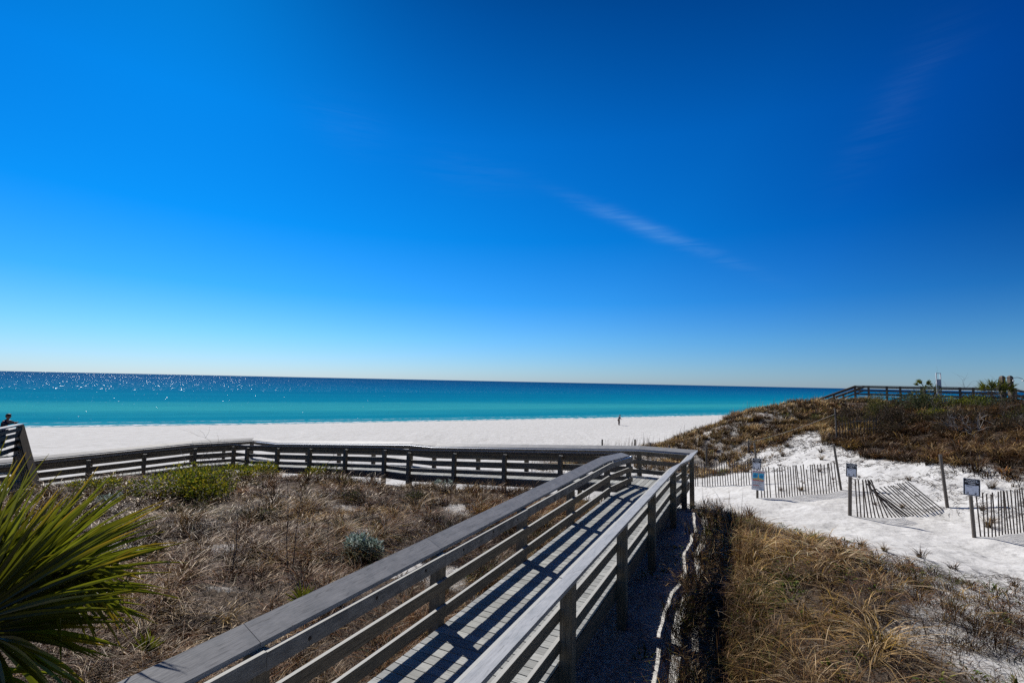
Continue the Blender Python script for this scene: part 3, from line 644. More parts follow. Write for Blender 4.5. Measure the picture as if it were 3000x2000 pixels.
# ---------------------------------------------------------------- boardwalk on the hill at the right
hill = thing('hilltop_boardwalk', 'dark wooden boardwalk railing along the top of the scrubby dune', 'boardwalk', (34, 41, 7.3))
HA = Vector((31.83, 45, 0)); HB = Vector((37.3, 36.9, 0)); hd = (HB - HA).normalized(); hn = Vector((hd.y, -hd.x, 0)); hn = hn if hn.y > 0 else -hn
for side in (0, 1):
    o = hn * (2.0 * side); n = 4
    for k in range(n + 1):
        p = HA.lerp(HB, k / n) + o + hd * (.35 * side); mb = MB(); mb.bar((p.x, p.y, gz(p.x, p.y) - .3), (p.x, p.y, 8.22), .14, .14, up=hd); mb.build('post', M['wood_dark'], hill)
    for z, h, wd in ((8.25, .06, .2), (8.13, .14, .04), (7.83, .14, .04), (7.50, .14, .04)):
        mb = MB(); mb.bar((HA + o) + Vector((0, 0, z)), (HB + o) + Vector((0, 0, z)), wd, h); mb.build('cap_rail' if wd > .1 else 'rail_board', M['wood_dark'], hill)
    e0 = HA + o; sd = Vector((-.93, .36, 0)); e1_ = e0 + sd * 3.4
    for z0, z1, h, wd in ((8.25, 6.75, .06, .2), (8.13, 6.63, .14, .04), (7.83, 6.33, .14, .04)):
        mb = MB(); mb.bar(e0 + Vector((0, 0, z0)), e1_ + Vector((0, 0, z1)), wd, h); mb.build('stair_rail', M['wood_dark'], hill)
    for t in (.5, 1.0):
        p = e0.lerp(e1_, t); mb = MB(); mb.bar((p.x, p.y, gz(p.x, p.y) - .4), (p.x, p.y, 8.22 - 1.5 * t), .14, .14, up=sd); mb.build('post', M['wood_dark'], hill)
    f1_ = HB + o; f2_ = f1_ + Vector((1.6, -.5, -.35))
    for z, h, wd in ((8.25, .06, .2), (7.83, .14, .04), (7.50, .14, .04)):
        mb = MB(); mb.bar(f1_ + Vector((0, 0, z)), f2_ + Vector((0, 0, z)), wd, h); mb.build('cap_rail' if wd > .1 else 'rail_board', M['wood_dark'], hill)
    mb = MB(); mb.bar((f2_.x, f2_.y, gz(f2_.x, f2_.y) - .3), (f2_.x, f2_.y, 7.9), .14, .14); mb.build('post', M['wood_dark'], hill)
mb = MB(); L_ = (HB - HA).length
for k in range(int(L_ / .145) + 8):
    p = HA + hd * (k * .145); mb.bar(p + hn * .1 + Vector((0, 0, 7.3)), p + hn * 1.95 + Vector((0, 0, 7.3)), .137, .04)
mb.build('deck', M['deck'], hill)
mb = MB()
for k in range(9):
    p = HA + Vector((-.93, .36, 0)) * (.2 + k * .34) + Vector((0, 0, 7.15 - k * .165)); mb.bar(p + hn * .1, p + hn * 1.9, .3, .04)
mb.build('treads', M['deck'], hill)
for (x, y, zt, lb, ax) in ((35.0, 34.6, 9.12, 'tall wooden shower post, left of the pair by the hilltop boardwalk', 1.0), (36.9, 35.9, 9.18, 'tall wooden shower post, right of the pair by the hilltop boardwalk', 1.25)):
    sh = thing('shower_post', lb, 'outdoor shower', (x, y, gz(x, y)), 'outdoor shower posts')
    mb = MB(); mb.bar((x, y, gz(x, y) - .3), (x, y, zt - .1), .24, .24, up=(0, 1, 0))
    mb.bar((x, y, zt - .1), (x, y, zt), .24, .24, up=(0, 1, 0), wx2=.10, wz2=.10); mb.build('post', M['wood_dark'], sh)
    mb = MB(); mb.tube([(x + .1, y, zt - .16), (x + .1 + ax * .35, y - .05, zt - .12), (x + .1 + ax * .55, y - .08, zt - .2), (x + .1 + ax * .6, y - .08, zt - .32)], .02, 6); mb.build('arm', M['metal'], sh, smooth=True)
    mb = MB(); mb.tube([(x + .1 + ax * .6, y - .08, zt - .31), (x + .1 + ax * .6, y - .08, zt - .40)], [.03, .065], 8); mb.build('shower_head', M['metal'], sh, smooth=True)
fx, fy = 35.2, 40.0; fz = gz(fx, fy)
fr_ = thing('notice_frame', 'tall narrow white frame with a pale lower panel behind the hilltop rail', 'frame', (fx, fy, fz))
for dx in (-.17, .17):
    mb = MB(); mb.bar((fx + dx, fy, fz - .2), (fx + dx, fy, 9.42), .055, .055, up=(0, 1, 0)); mb.build('upright', M['white'], fr_)
mb = MB(); mb.bar((fx - .142, fy, 9.39), (fx + .142, fy, 9.39), .05, .05); mb.build('crossbar', M['white'], fr_)
mb = MB(); mb.bar((fx, fy, 7.6), (fx, fy, 8.9), .284, .02, up=(0, 1, 0)); mb.build('panel', M['paper'], fr_)
# ---------------------------------------------------------------- fences
def slat(mb_par, base, top, facing, name='slat', w=.036, t=.011):
    mb = MB(); mb.bar(base, top, w, t, up=facing); return mb.build(name, M['slat'], mb_par)
def fpost(par, base, top, r=.045):
    mb = MB(); b = Vector(base); t = Vector(top); mb.tube([b - (t - b).normalized() * .35, b.lerp(t, .5), t], [r, r * .97, r * .93], 9); return mb.build('post', M['post'], par, smooth=False)
def G(x, y, h=0): return Vector((x, y, gz(x, y) + h))
def panel(name, lab, a, b, n, lean0, lean1, side, skips=(), short=(), back=0.0, h=1.2, posts=(), bury=.03):
    a = Vector((*a, 0)); b = Vector((*b, 0)); par = thing(name, lab, 'sand fence', tuple(G(a.x, a.y)), 'slat fences across the sand')
    d = (b - a).normalized(); nrm = Vector((d.y, -d.x, 0))
    for p0, p1 in posts: fpost(par, p0, p1)
    tops = []; wires = ([], [], [])
    for i in range(n):
        t = (i + .5) / n; p = a.lerp(b, t); ln = lean0 + (lean1 - lean0) * t
        wob = random.gauss(0, .018)
        hh = h * random.uniform(.97, 1.02) * (.84 if i in short else 1)
        base = G(p.x, p.y, -bury) + nrm * (math.sin(t * 9) * .03)
        top = base + (Vector((0, 0, 1)) + d * (ln + wob) + nrm * (back + random.gauss(0, .02))).normalized() * hh
        if i not in skips: slat(par, base, top, nrm)
        for wi, f in enumerate((.14, .5, .84)): wires[wi].append(base.lerp(top, f * (1.19 if i in short else 1)) + nrm * .008)
    for wv in wires:
        mb = MB(); mb.tube(wv, .0028, 4); mb.build('wire', M['metal'], par)
    return par
pA0, pA1 = G(11.35, 22.5), G(11.35, 22.5, 1.85) + Vector((-.13, .05, 0))
panel('slat_fence', 'slat fence behind the boardwalk corner, dark dune grass at its back', (9.2, 24.55), (11.3, 22.55), 24, -.03, -.05, 1, posts=[(pA0, pA1)], skips=(2,), back=.02)
pB0 = G(9.74, 19.42); pC0 = G(13.17, 19.62)
panel('slat_fence', 'upright slat fence on open white sand between two round posts', (9.86, 19.42), (13.05, 19.6), 28, -.04, -.09, 1, skips=(4,), short=(17,),
      posts=[(pB0, pB0 + Vector((.02, 0, 1.35))), (pC0, pC0 + Vector((-.2, .05, 1.78)))])
# the collapsed stretch
par = thing('slat_fence', 'collapsed slat fence sinking flat onto the sand in its middle', 'sand fence', tuple(G(10.85, 15.8)), 'slat fences across the sand')
pD0 = G(10.8, 15.72); pE0 = G(14.55, 16.45)
fpost(par, pD0, pD0 + Vector((.06, -.01, 1.55)), .055); fpost(par, pE0, pE0 + Vector((-.13, .02, 1.72)), .05)
wires = ([], [], [])
for i in range(27):
    t = (i + .6) / 27; x = 10.98 + (14.42 - 10.98) * t; y = 15.72 + .70 * t - .20 * math.exp(-((t - .42) / .16) ** 2)
    sag = math.exp(-((t - .47) / .20) ** 2); sd_ = -.02 - .52 * float(sstep(.04, .85, t)); upz = 1 - .34 * float(sstep(.1, .9, t)) - .42 * sag; bk = .04 + .34 * float(sstep(.1, .6, t)) + .12 * sag
    base = G(x, y, -.03 + (.05 if .3 < t < .55 else 0)); tip = base + Vector((sd_ + random.gauss(0, .025), bk + random.gauss(0, .03), upz)).normalized() * 1.2 * (.8 if i in (11, 13) else 1)
    zg = gz(tip.x, tip.y) + .02 + random.uniform(0, .03)
    if tip.z < zg: tip.z = zg
    slat(par, base, tip, (0, -1, .4))
    for wi, f in enumerate((.14, .5, .84)): wires[wi].append(base.lerp(tip, f) + Vector((0, 0, .01)))
for wv in wires:
    mb = MB(); mb.tube(wv, .0028, 4); mb.build('wire', M['metal'], par)
pF0 = G(12.5, 13.36)
panel('slat_fence', 'tilted slat fence at the right edge, nearest of the sand fences', (12.62, 13.36), (15.6, 13.9), 26, -.02, -.16, 1, posts=[(pF0, pF0 + Vector((-.05, 0, 1.45)))], back=.03)
pG0 = G(17.66, 26.5)
panel('slat_fence', 'dark slat fence high on the dune, half hidden in brush', (17.75, 26.5), (19.2, 25.6), 13, -.02, .03, 1, posts=[(pG0, pG0 + Vector((-.05, 0, 1.78)))], h=1.15)
# rope line up the dune and the short posts towards the beach
rp = thing('rope_fence', 'thin rope strung on posts up the brown dune', 'rope fence', tuple(G(12.0, 30)))
rpts = []
for (x, y, h) in ((12.0, 30.0, 1.45), (14.38, 29.6, .72)):
    b = G(x, y); fpost(rp, b, b + Vector((.0, 0, h)), .06); rpts.append(b + Vector((0, -.05, h - .1)))
rpts.append(pG0 + Vector((-.05, -.02, 1.5)))
mb = MB(); full = []
for a, b in zip(rpts[:-1], rpts[1:]):
    for k in range(9):
        t = k / 8; p = a.lerp(b, t); p.z -= .22 * 4 * t * (1 - t) * .5; full.append(p)
mb.tube(full, .012, 5); mb.build('rope', M['rope'], rp)
for i, (x, y, zt, lb) in enumerate(((6.2, 33, 4.25, 'short round post standing among sea oats, nearest the beach'), (8.4, 33, 4.30, 'short round post at the foot of the brown dune, second from the beach'),
                          (9.15, 32, 4.22, 'short round post at the dune foot, third from the beach'), (10.05, 31, 4.2, 'short round post beside the dune, nearest the boardwalk corner'))):
    b = G(x, y); mb = MB(); mb.tube([b - Vector((0, 0, .4)), Vector((x, y, zt))], [.06, .055], 8); o = mb.build('fence_post', M['post']); tag(o, lb, 'post', 'short posts at the foot of the dune')

# ---------------------------------------------------------------- signs
def text_mesh(txt, size, mat, parent, origin, X, Y, name='lettering', bold=0.0):
    cu = bpy.data.curves.new(name, 'FONT'); cu.body = txt; cu.size = size; cu.align_x = 'CENTER'; cu.align_y = 'CENTER'; cu.offset = bold; cu.resolution_u = 2
    ob = bpy.data.objects.new(name, cu); COL.objects.link(ob); dg = bpy.context.evaluated_depsgraph_get(); me = bpy.data.meshes.new_from_object(ob.evaluated_get(dg))
    bpy.data.objects.remove(ob); me.materials.clear(); me.materials.append(mat)
    Z = X.cross(Y); org = Vector(parent['_w'])
    for v in me.vertices: v.co = origin - org + X * v.co.x + Y * v.co.y + Z * v.co.z
    o = bpy.data.objects.new(name, me); COL.objects.link(o); o.parent = parent; return o
def plate(par, name, mat, O, X, Y, Z, cx, cy, w, h, d0, d1, rc=0):
    mb = MB(); pts = []
    if rc:
        for (sx, sy, a0) in ((1, 1, 0), (-1, 1, 90), (-1, -1, 180), (1, -1, 270)):
            for k in range(4):
                a = R_(a0 + k * 30); pts.append((cx + sx * (w / 2 - rc) + math.cos(a) * rc, cy + sy * (h / 2 - rc) + math.sin(a) * rc))
    else: pts = [(cx - w / 2, cy - h / 2), (cx + w / 2, cy - h / 2), (cx + w / 2, cy + h / 2), (cx - w / 2, cy + h / 2)]
    n = len(pts); A = [O + X * p[0] + Y * p[1] + Z * d0 for p in pts]; B = [O + X * p[0] + Y * p[1] + Z * d1 for p in pts]
    mb.poly(B); mb.poly(A[::-1])
    for i in range(n): j = (i + 1) % n; mb.poly([A[i], A[j], B[j], B[i]])
    return mb.build(name, mat, par)
def basis(px, py, tilt, yaw):
    Z = Vector((-px, -py, 0)).normalized(); Z = Matrix.Rotation(R_(yaw), 3, 'Z') @ Z; Y = Vector((0, 0, 1)); X = Y.cross(Z).normalized()
    Rm = Matrix.Rotation(R_(tilt), 3, Z); return Rm @ X, Rm @ Y, Z
def dune_sign(c, w, h, lab, tilt, yaw):
    X, Y, Z = basis(c.x, c.y, tilt, yaw); O = c
    s = thing('dune_sign', lab, 'sign', tuple(c), 'black and white dune signs')
    plate(s, 'panel', M['white'], O, X, Y, Z, 0, 0, w, h, 0, .004)
    plate(s, 'border', M['blackp'], O, X, Y, Z, 0, 0, w * .955, h * .965, .004, .006)
    plate(s, 'picture', M['paper'], O, X, Y, Z, 0, -h * .155, w * .80, h * .56, .006, .008)
    for k, t in enumerate(('These Dunes', "Aren't Made For", 'Walking')): text_mesh(t, h * .092, M['white'], s, O + Y * (h * (.415 - .105 * k)) + Z * .0095, X, Y, bold=.0012)
    mb = MB()                                                     # sketched sea oats and small print
    for k in range(26):
        bx = random.choice((-.24, .22)) * w + random.gauss(0, .045 * w); by = -h * .40; ln = h * random.uniform(.08, .2); tx = bx + random.gauss(0, .03) * w
        mb.poly([O + X * (bx - .003) + Y * by + Z * .0092, O + X * (bx + .003) + Y * by + Z * .0092, O + X * tx + Y * (by + ln) + Z * .0092])
    for k, (yy, x0, x1) in enumerate(((.09, -.36, .30), (.045, -.30, -.16), (.005, -.30, .02))):
        mb.poly([O + X * (x0 * w) + Y * (yy * h) + Z * .0092, O + X * (x1 * w) + Y * (yy * h) + Z * .0092, O + X * (x1 * w) + Y * (yy * h + .009) + Z * .0092, O + X * (x0 * w) + Y * (yy * h + .009) + Z * .0092])
    mb.build('print', M['greyprint'], s); return s
pf = Vector((0, -.065, 0))
dune_sign(pB0 + Vector((-.03, -.07, 1.33)), .32, .44, 'small black and white sign mounted above the blue rip current sign', -3.5, 14)
dune_sign(pD0 + Vector((.05, -.08, 1.42)), .29, .42, 'small black and white sign on the post of the collapsed fence', -2.5, 8)
dune_sign(pF0 + Vector((-.06, -.07, 1.33)), .34, .45, 'small black and white sign on the post at the right edge', -2, 8)
c = pB0 + Vector((.01, -.07, .70)); X, Y, Z = basis(c.x, c.y, -3.5, 12); O = c
rs = thing('rip_current_sign', 'tall grey sign with red heading and blue water picture', 'sign', tuple(c))
W_, H_ = .455, .76
plate(rs, 'panel', M['paper'], O, X, Y, Z, 0, 0, W_, H_, 0, .004, rc=.03)
text_mesh('RIP CURRENTS', .066, M['red'], rs, O + Y * .325 + Z * .0055, X, Y, bold=.0018)
plate(rs, 'print', M['blackp'], O, X, Y, Z, 0, .283, W_ * .86, .012, .004, .0055)
plate(rs, 'picture', M['signblue'], O, X, Y, Z, 0, .145, W_ * .86, .25, .004, .0055)
for sx in (-1, 1):
    mb = MB(); pts = []
    for k in range(14):
        a = 2 * math.pi * k / 14; pts.append(O + X * (sx * .115 + .072 * math.cos(a)) + Y * (.165 + .055 * math.sin(a)) + Z * .0068)
    mb.poly(pts); mb.build('picture', M['signdeep'], rs)
mb = MB(); nn = 16; half = W_ * .43; top = []
for k in range(nn + 1): xx = -half + 2 * half * k / nn; top.append((xx, .06 + .028 * math.cos(xx / half * 1.57)))
mb.poly([O + X * xx + Y * .0205 + Z * .0068 for xx in (-half, half)] + [O + X * a + Y * b + Z * .0068 for a, b in reversed(top)])
mb.poly([O + X * a + Y * b + Z * .0080 for a, b in ((-.05, .08), (.05, .08), (.018, .115), (.013, .215), (-.013, .215), (-.018, .115))])
mb.poly([O + X * a + Y * b + Z * .0080 for a, b in ((-.035, .215), (.035, .215), (0, .25))]); mb.build('picture', M['signsand'], rs)
plate(rs, 'print', M['red'], O, X, Y, Z, 0, -.005, W_ * .86, .036, .004, .0055)
mb = MB()
for k in range(9):
    if k == 5: continue
    x0 = -W_ * .42; x1 = W_ * (random.uniform(.2, .42)); yy = -.05 - k * .031
    mb.poly([O + X * x0 + Y * yy + Z * .0055, O + X * x1 + Y * yy + Z * .0055, O + X * x1 + Y * (yy + .010) + Z * .0055, O + X * x0 + Y * (yy + .010) + Z * .0055])
mb.build('print', M['greyprint'], rs)
plate(rs, 'print', M['red'], O, X, Y, Z, -.07, -.198, W_ * .52, .024, .004, .0055)
plate(rs, 'print', M['signdeep'], O, X, Y, Z, .12, -.335, W_ * .34, .028, .004, .0055)
# ---------------------------------------------------------------- people
def skin(name, verts, edges, mat, parent, root=0, sub=2):
    """grow one continuous surface over a skeleton: verts = [(pos, rx, ry)]"""
    me = bpy.data.meshes.new(name); me.from_pydata([tuple(v[0]) for v in verts], edges, []); ob = bpy.data.objects.new(name, me); COL.objects.link(ob)
    md = ob.modifiers.new('skin', 'SKIN'); md.use_smooth_shade = True; md.branch_smoothing = .4
    for i, v in enumerate(verts): me.skin_vertices[0].data[i].radius = (v[1], v[2]); me.skin_vertices[0].data[i].use_root = (i == root)
    sb = ob.modifiers.new('sub', 'SUBSURF'); sb.levels = sub; sb.render_levels = sub
    dg = bpy.context.evaluated_depsgraph_get(); m2 = bpy.data.meshes.new_from_object(ob.evaluated_get(dg)); bpy.data.objects.remove(ob); m2.name = name
    m2.materials.clear(); m2.materials.append(mat); m2.polygons.foreach_set('use_smooth', [True] * len(m2.polygons))
    o = bpy.data.objects.new(name, m2); COL.objects.link(o)
    if parent is not None: o.parent = parent
    return o
M['skin'] = plain('skin', (.36, .20, .14), .55, 0, .08, 20); M['skin_shade'] = plain('ruddy_skin', (.30, .15, .11), .55, 0, .08, 20)
M['navy'] = plain('navy_cloth', (.012, .018, .045), .85, 0, .25, 15); M['blue'] = plain('blue_cloth', (.02, .07, .22), .85, 0, .2, 15); M['maroon'] = plain('maroon_cloth', (.16, .02, .035), .85, 0, .2, 15)
M['brownc'] = plain('brown_cloth', (.05, .022, .018), .85, 0, .2, 15); M['hair'] = plain('dark_hair', (.03, .02, .015), .6, 0, .3, 40); M['shoe'] = plain('black_shoes', (.015, .015, .018), .5, 0, .2)
def person(name, label, loc, face_az, H, J, top, legs, head_cover, shirt_len=True, kid=False):
    """J: joints in body space (x right, y forward, z up) scaled by H"""
    t = bpy.data.objects.new(name, None); COL.objects.link(t); t.location = loc; t.rotation_euler = (0, 0, face_az); t['_w'] = tuple(loc); tag(t, label, 'person')
    V = []; E = []; ix = {}
    def add(k, p, rx, ry, par=None):
        ix[k] = len(V); V.append((Vector(p) * H, rx * H, ry * H))
        if par: E.append((ix[par], ix[k]))
    j = J
    add('pelvis', j['pelvis'], .085, .065); add('waist', j['waist'], .075, .055, 'pelvis'); add('chest', j['chest'], .092, .062, 'waist'); add('neckb', j['neckb'], .045, .042, 'chest'); add('neck', j['neck'], .030, .031, 'neckb')
    hd = Vector(j['head']); add('jaw', hd + Vector((0, .012, -.035)), .038, .045, 'neck'); add('skull', hd + Vector((0, 0, .012)), .046, .055, 'jaw'); add('crown', hd + Vector((0, -.004, .048)), .036, .044, 'skull')
    for s, S in ((-1, 'l'), (1, 'r')):
        add('sh' + S, j['sh' + S], .036, .036, 'chest'); add('el' + S, j['el' + S], .026, .026, 'sh' + S); add('wr' + S, j['wr' + S], .017, .015, 'el' + S)
        w = Vector(j['wr' + S]); hdir = (w - Vector(j['el' + S])).normalized(); pm = w + hdir * .035; add('palm' + S, pm, .022, .011, 'wr' + S)
        lat = hdir.cross(Vector((0, 0, 1))).normalized()
        for q in range(4):
            b = pm + lat * (.0145 * (q - 1.5)) + hdir * .012; ln = (.038, .045, .042, .032)[q]
            add('f%d%s' % (q, S), b, .0062, .0062, 'palm' + S); add('g%d%s' % (q, S), b + hdir * ln * .6, .0055, .0055, 'f%d%s' % (q, S)); add('h%d%s' % (q, S), b + hdir * ln * .85 - Vector((0, 0, ln * .35)), .0045, .0045, 'g%d%s' % (q, S))
        b = w + hdir * .014 - lat * s * .016; add('t0' + S, b, .0075, .0075, 'wr' + S); add('t1' + S, b + hdir * .024 - lat * s * .016, .006, .006, 't0' + S); add('t2' + S, b + hdir * .042 - lat * s * .014, .005, .005, 't1' + S)
        add('hip' + S, j['hip' + S], .056, .056, 'pelvis'); add('kn' + S, j['kn' + S], .036, .036, 'hip' + S); add('ank' + S, j['ank' + S], .024, .024, 'kn' + S); an = Vector(j['ank' + S]); add('toe' + S, an + Vector((s * .012, .085, -.022)), .022, .014, 'ank' + S)
    skin('body', V, E, M['skin_shade'], t)
    # clothes follow the same skeleton a little larger
    def sub_(keys, edges, grow, mat, nm):
        vv = [(V[ix[k]][0], V[ix[k]][1] + grow * H, V[ix[k]][2] + grow * H) for k in keys]; ii = {k: n for n, k in enumerate(keys)}; skin(nm, vv, [(ii[a], ii[b]) for a, b in edges], mat, t)
    up_ = ['pelvis', 'waist', 'chest', 'neckb', 'shl', 'ell', 'wrl', 'shr', 'elr', 'wrr']
    sub_(up_, [('pelvis', 'waist'), ('waist', 'chest'), ('chest', 'neckb'), ('chest', 'shl'), ('shl', 'ell'), ('ell', 'wrl'), ('chest', 'shr'), ('shr', 'elr'), ('elr', 'wrr')], .011, top, 'jacket')
    lo = ['pelvis', 'hipl', 'knl', 'ankl', 'hipr', 'knr', 'ankr']
    sub_(lo, [('pelvis', 'hipl'), ('hipl', 'knl'), ('knl', 'ankl'), ('pelvis', 'hipr'), ('hipr', 'knr'), ('knr', 'ankr')], .009, legs, 'trousers')
    for S, s in (('l', -1), ('r', 1)):
        an = Vector(j['ank' + S]) * H; skin('shoe', [(an + Vector((0, -.02 * H, -.012 * H)), .032 * H, .03 * H), (an + Vector((s * .006 * H, .04 * H, -.018 * H)), .03 * H, .022 * H), (an + Vector((s * .012 * H, .095 * H, -.024 * H)), .026 * H, .015 * H)], [(0, 1), (1, 2)], M['shoe'], t)
    def part(nm, mat, ells):
        mb = MB()
        for c, r in ells: mb.ell(Vector(c) * H, tuple(q * H for q in r))
        o = mb.build(nm, mat, None, True); o.parent = t; return o
    part('ear', M['skin_shade'], [(hd + Vector((-.048, 0, .005)), (.007, .014, .02))]); part('ear', M['skin_shade'], [(hd + Vector((.048, 0, .005)), (.007, .014, .02))])
    part('nose', M['skin_shade'], [(hd + Vector((0, .060, -.002)), (.009, .014, .016))]); part('mouth', M['maroon'], [(hd + Vector((0, .053, -.028)), (.014, .006, .004))])
    for s in (-1, 1): part('eye', M['shoe'], [(hd + Vector((s * .019, .050, .013)), (.008, .006, .005))])
    if head_cover == 'cap':
        part('cap', M['maroon'], [(hd + Vector((0, -.004, .038)), (.053, .062, .042)), (hd + Vector((0, .065, .03)), (.036, .036, .007))])
    else:
        part('hair', M['hair'], [(hd + Vector((0, -.010, .035)), (.054, .062, .048)), (hd + Vector((0, -.03, .005)), (.05, .042, .045)), (hd + Vector((0, .03, .052)), (.04, .03, .022))])
    return t
bx, by = 18.2, 82.0
JB = dict(pelvis=(0, -.03, .53), waist=(0, -.015, .60), chest=(0, .03, .72), neckb=(0, .065, .80), neck=(0, .08, .845), head=(0, .10, .905), shl=(-.105, .05, .775), ell=(-.13, .07, .62), wrl=(-.07, .20, .58),
          shr=(.105, .05, .775), elr=(.13, .08, .62), wrr=(.06, .22, .575), hipl=(-.05, -.03, .49), knl=(-.055, .0, .27), ankl=(-.05, -.03, .045), hipr=(.05, -.03, .49), knr=(.055, .03, .27), ankr=(.055, .01, .045))
person('person', 'person in a dark jacket and maroon cap standing alone on the white beach', (bx, by, gz(bx, by)), R_(-72), 1.75, JB, M['navy'], M['brownc'], 'cap')
b_, a_ = Vector((bx, by, gz(bx, by))), R_(-72)
def loc2(p): p = Vector(p) * 1.75; return b_ + Vector((p.x * math.cos(a_) - p.y * math.sin(a_), p.x * math.sin(a_) + p.y * math.cos(a_), p.z))
mb = MB(); mb.tube([loc2((0, .20, .575)), loc2((0, .26, .565)), loc2((0, .48, .56))], [.014, .011, .006], 6); o = mb.build('short_rod', M['stick']); tag(o, 'thin dark rod held out in front by the person on the beach', 'rod')
cx_, cy_ = -19.2, 18.6
JC = dict(pelvis=(0, -.03, .53), waist=(0, -.01, .60), chest=(0, .045, .72), neckb=(0, .075, .80), neck=(0, .085, .845), head=(0, .10, .905), shl=(-.105, .06, .775), ell=(-.15, .17, .70), wrl=(-.06, .28, .735),
          shr=(.105, .06, .775), elr=(.15, .18, .70), wrr=(.05, .29, .735), hipl=(-.05, -.03, .49), knl=(-.055, .0, .27), ankl=(-.05, -.03, .045), hipr=(.05, -.03, .49), knr=(.055, .01, .27), ankr=(.055, .0, .045))
person('person', 'dark-haired boy in a navy shirt leaning on the railing at the left edge', (cx_, cy_, 5.08), R_(-80), 1.33, JC, M['navy'], M['navy'], 'hair')
# ---------------------------------------------------------------- blades of grass as one mesh
PAL = {'straw': (.40, .265, .115), 'tan': (.21, .12, .052), 'brown': (.105, .050, .022), 'grey': (.15, .108, .072), 'rust': (.23, .092, .022), 'green': (.10, .115, .02), 'gold': (.34, .21, .045), 'pale': (.56, .42, .25), 'dark': (.03, .02, .013)}
def blade_mesh(name, x, y, z, h, w, az, bend, col, mat, twist=None, droop=.45, parent=None):
    n = len(x); t = np.array([0, .38, .72, 1.0])
    tw = az + math.pi / 2 + (rng.normal(0, .7, n) if twist is None else twist)
    dx, dy = np.cos(az), np.sin(az); sx, sy = np.cos(tw), np.sin(tw)
    P = np.zeros((n, 7, 3)); C = np.ones((n, 7, 4))
    for k, tk in enumerate(t):
        hz = h * bend * tk ** 1.8; vz = h * (tk - droop * bend * tk ** 2.6)
        cx = x + dx * hz; cy = y + dy * hz; cz = z + vz
        ww = w * (1.0, .9, .62, 0)[k] * .5
        sh = (.12, .42, 1.1, 1.45)[k]  # dark roots put the shade between blades into the colour; tips paler
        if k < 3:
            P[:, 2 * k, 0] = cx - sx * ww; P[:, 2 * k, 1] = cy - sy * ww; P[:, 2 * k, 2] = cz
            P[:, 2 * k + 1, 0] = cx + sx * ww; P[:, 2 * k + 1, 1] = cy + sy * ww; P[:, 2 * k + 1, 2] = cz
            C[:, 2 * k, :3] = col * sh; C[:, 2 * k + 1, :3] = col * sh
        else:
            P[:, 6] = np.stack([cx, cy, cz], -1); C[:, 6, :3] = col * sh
    base = (np.arange(n) * 7)[:, None]
    q = np.concatenate([base + np.array([0, 1, 3, 2]), base + np.array([2, 3, 5, 4]), base + np.array([4, 5, 6])], 1).astype(np.int32)   # 4+4+3
    me = bpy.data.meshes.new(name); me.vertices.add(n * 7); me.vertices.foreach_set('co', P.astype(np.float32).ravel())
    me.loops.add(n * 11); me.loops.foreach_set('vertex_index', q.ravel())
    ls = (np.arange(n) * 11)[:, None] + np.array([0, 4, 8]); me.polygons.add(n * 3); me.polygons.foreach_set('loop_start', ls.ravel().astype(np.int32))
    me.update(calc_edges=True)
    at = me.attributes.new('col', 'FLOAT_COLOR', 'POINT'); at.data.foreach_set('color', np.clip(C, 0, 1).astype(np.float32).ravel())
    me.materials.append(mat); o = bpy.data.objects.new(name, me); COL.objects.link(o)
    if parent is not None: o.parent = parent
    return o
def clumps(region, n_try, dens, blades, rad, hrange, wfun, keep, mix, bend=(.35, 1.0), wind=.15, hscale=None):
    """clumped grass; region = (x0, x1, y0, y1); keep(x, y) -> probability; mix(x, y) -> list of palette names weights"""
    x0, x1, y0, y1 = region; cx = rng.uniform(x0, x1, n_try); cy = rng.uniform(y0, y1, n_try)
    kp = rng.random(n_try) < keep(cx, cy); cx = cx[kp]; cy = cy[kp]; m = len(cx)
    nb = np.maximum(2, rng.poisson(blades, m)); idx = np.repeat(np.arange(m), nb); n = len(idx)
    rr = rad * np.sqrt(rng.random(n)) * (.6 + .8 * rng.random(m))[idx]; aa = rng.uniform(0, 2 * math.pi, n)
    x = cx[idx] + rr * np.cos(aa); y = cy[idx] + rr * np.sin(aa); z = ground(x, y) - .01
    ch = rng.uniform(*hrange, m) * (1 if hscale is None else hscale(cx, cy)); h = ch[idx] * rng.uniform(.55, 1.15, n)
    wa = R_(-20)                                                    # prevailing lean
    ax = np.cos(aa) * (1 - wind) + math.cos(wa) * wind + rng.normal(0, .6, n); ay = np.sin(aa) * (1 - wind) + math.sin(wa) * wind + rng.normal(0, .6, n)
    az = np.arctan2(ay, ax); bd = rng.uniform(*bend, n)
    names, W = mix(cx, cy); W = W / W.sum(0); cum = np.cumsum(W, 0); u = rng.random(m); pick = (u[None] > cum).sum(0)
    pal = np.array([PAL[k] for k in names]); ccol = pal[np.clip(pick, 0, len(names) - 1)]
    col = ccol[idx]; alt = rng.random(n) < .18; col[alt] = pal[rng.integers(0, len(names), alt.sum())]
    bm = (.42 + 1.15 * vnoise(cx, cy, .95, 90)) * (.75 + .5 * vnoise(cx, cy, 2.6, 91))
    col = col * ((rng.uniform(.6, 1.3, m) * bm)[idx] * rng.uniform(.75, 1.25, n))[:, None]
    dist = np.hypot(x, y); return x, y, z, h, wfun(dist), az, bd, col
def cat(parts): return [np.concatenate([p[i] for p in parts]) for i in range(8)]
wf = lambda d: np.clip(.0008 * d, .0045, .022) * rng.uniform(.7, 1.3, d.shape)
wl = lambda d: np.clip(.0014 * d, .008, .030) * rng.uniform(.7, 1.3, d.shape)
def visible(x, y, m=1.12): return (y > 1.0) & (np.abs(x) < y * 1.06 * m + 1.0)
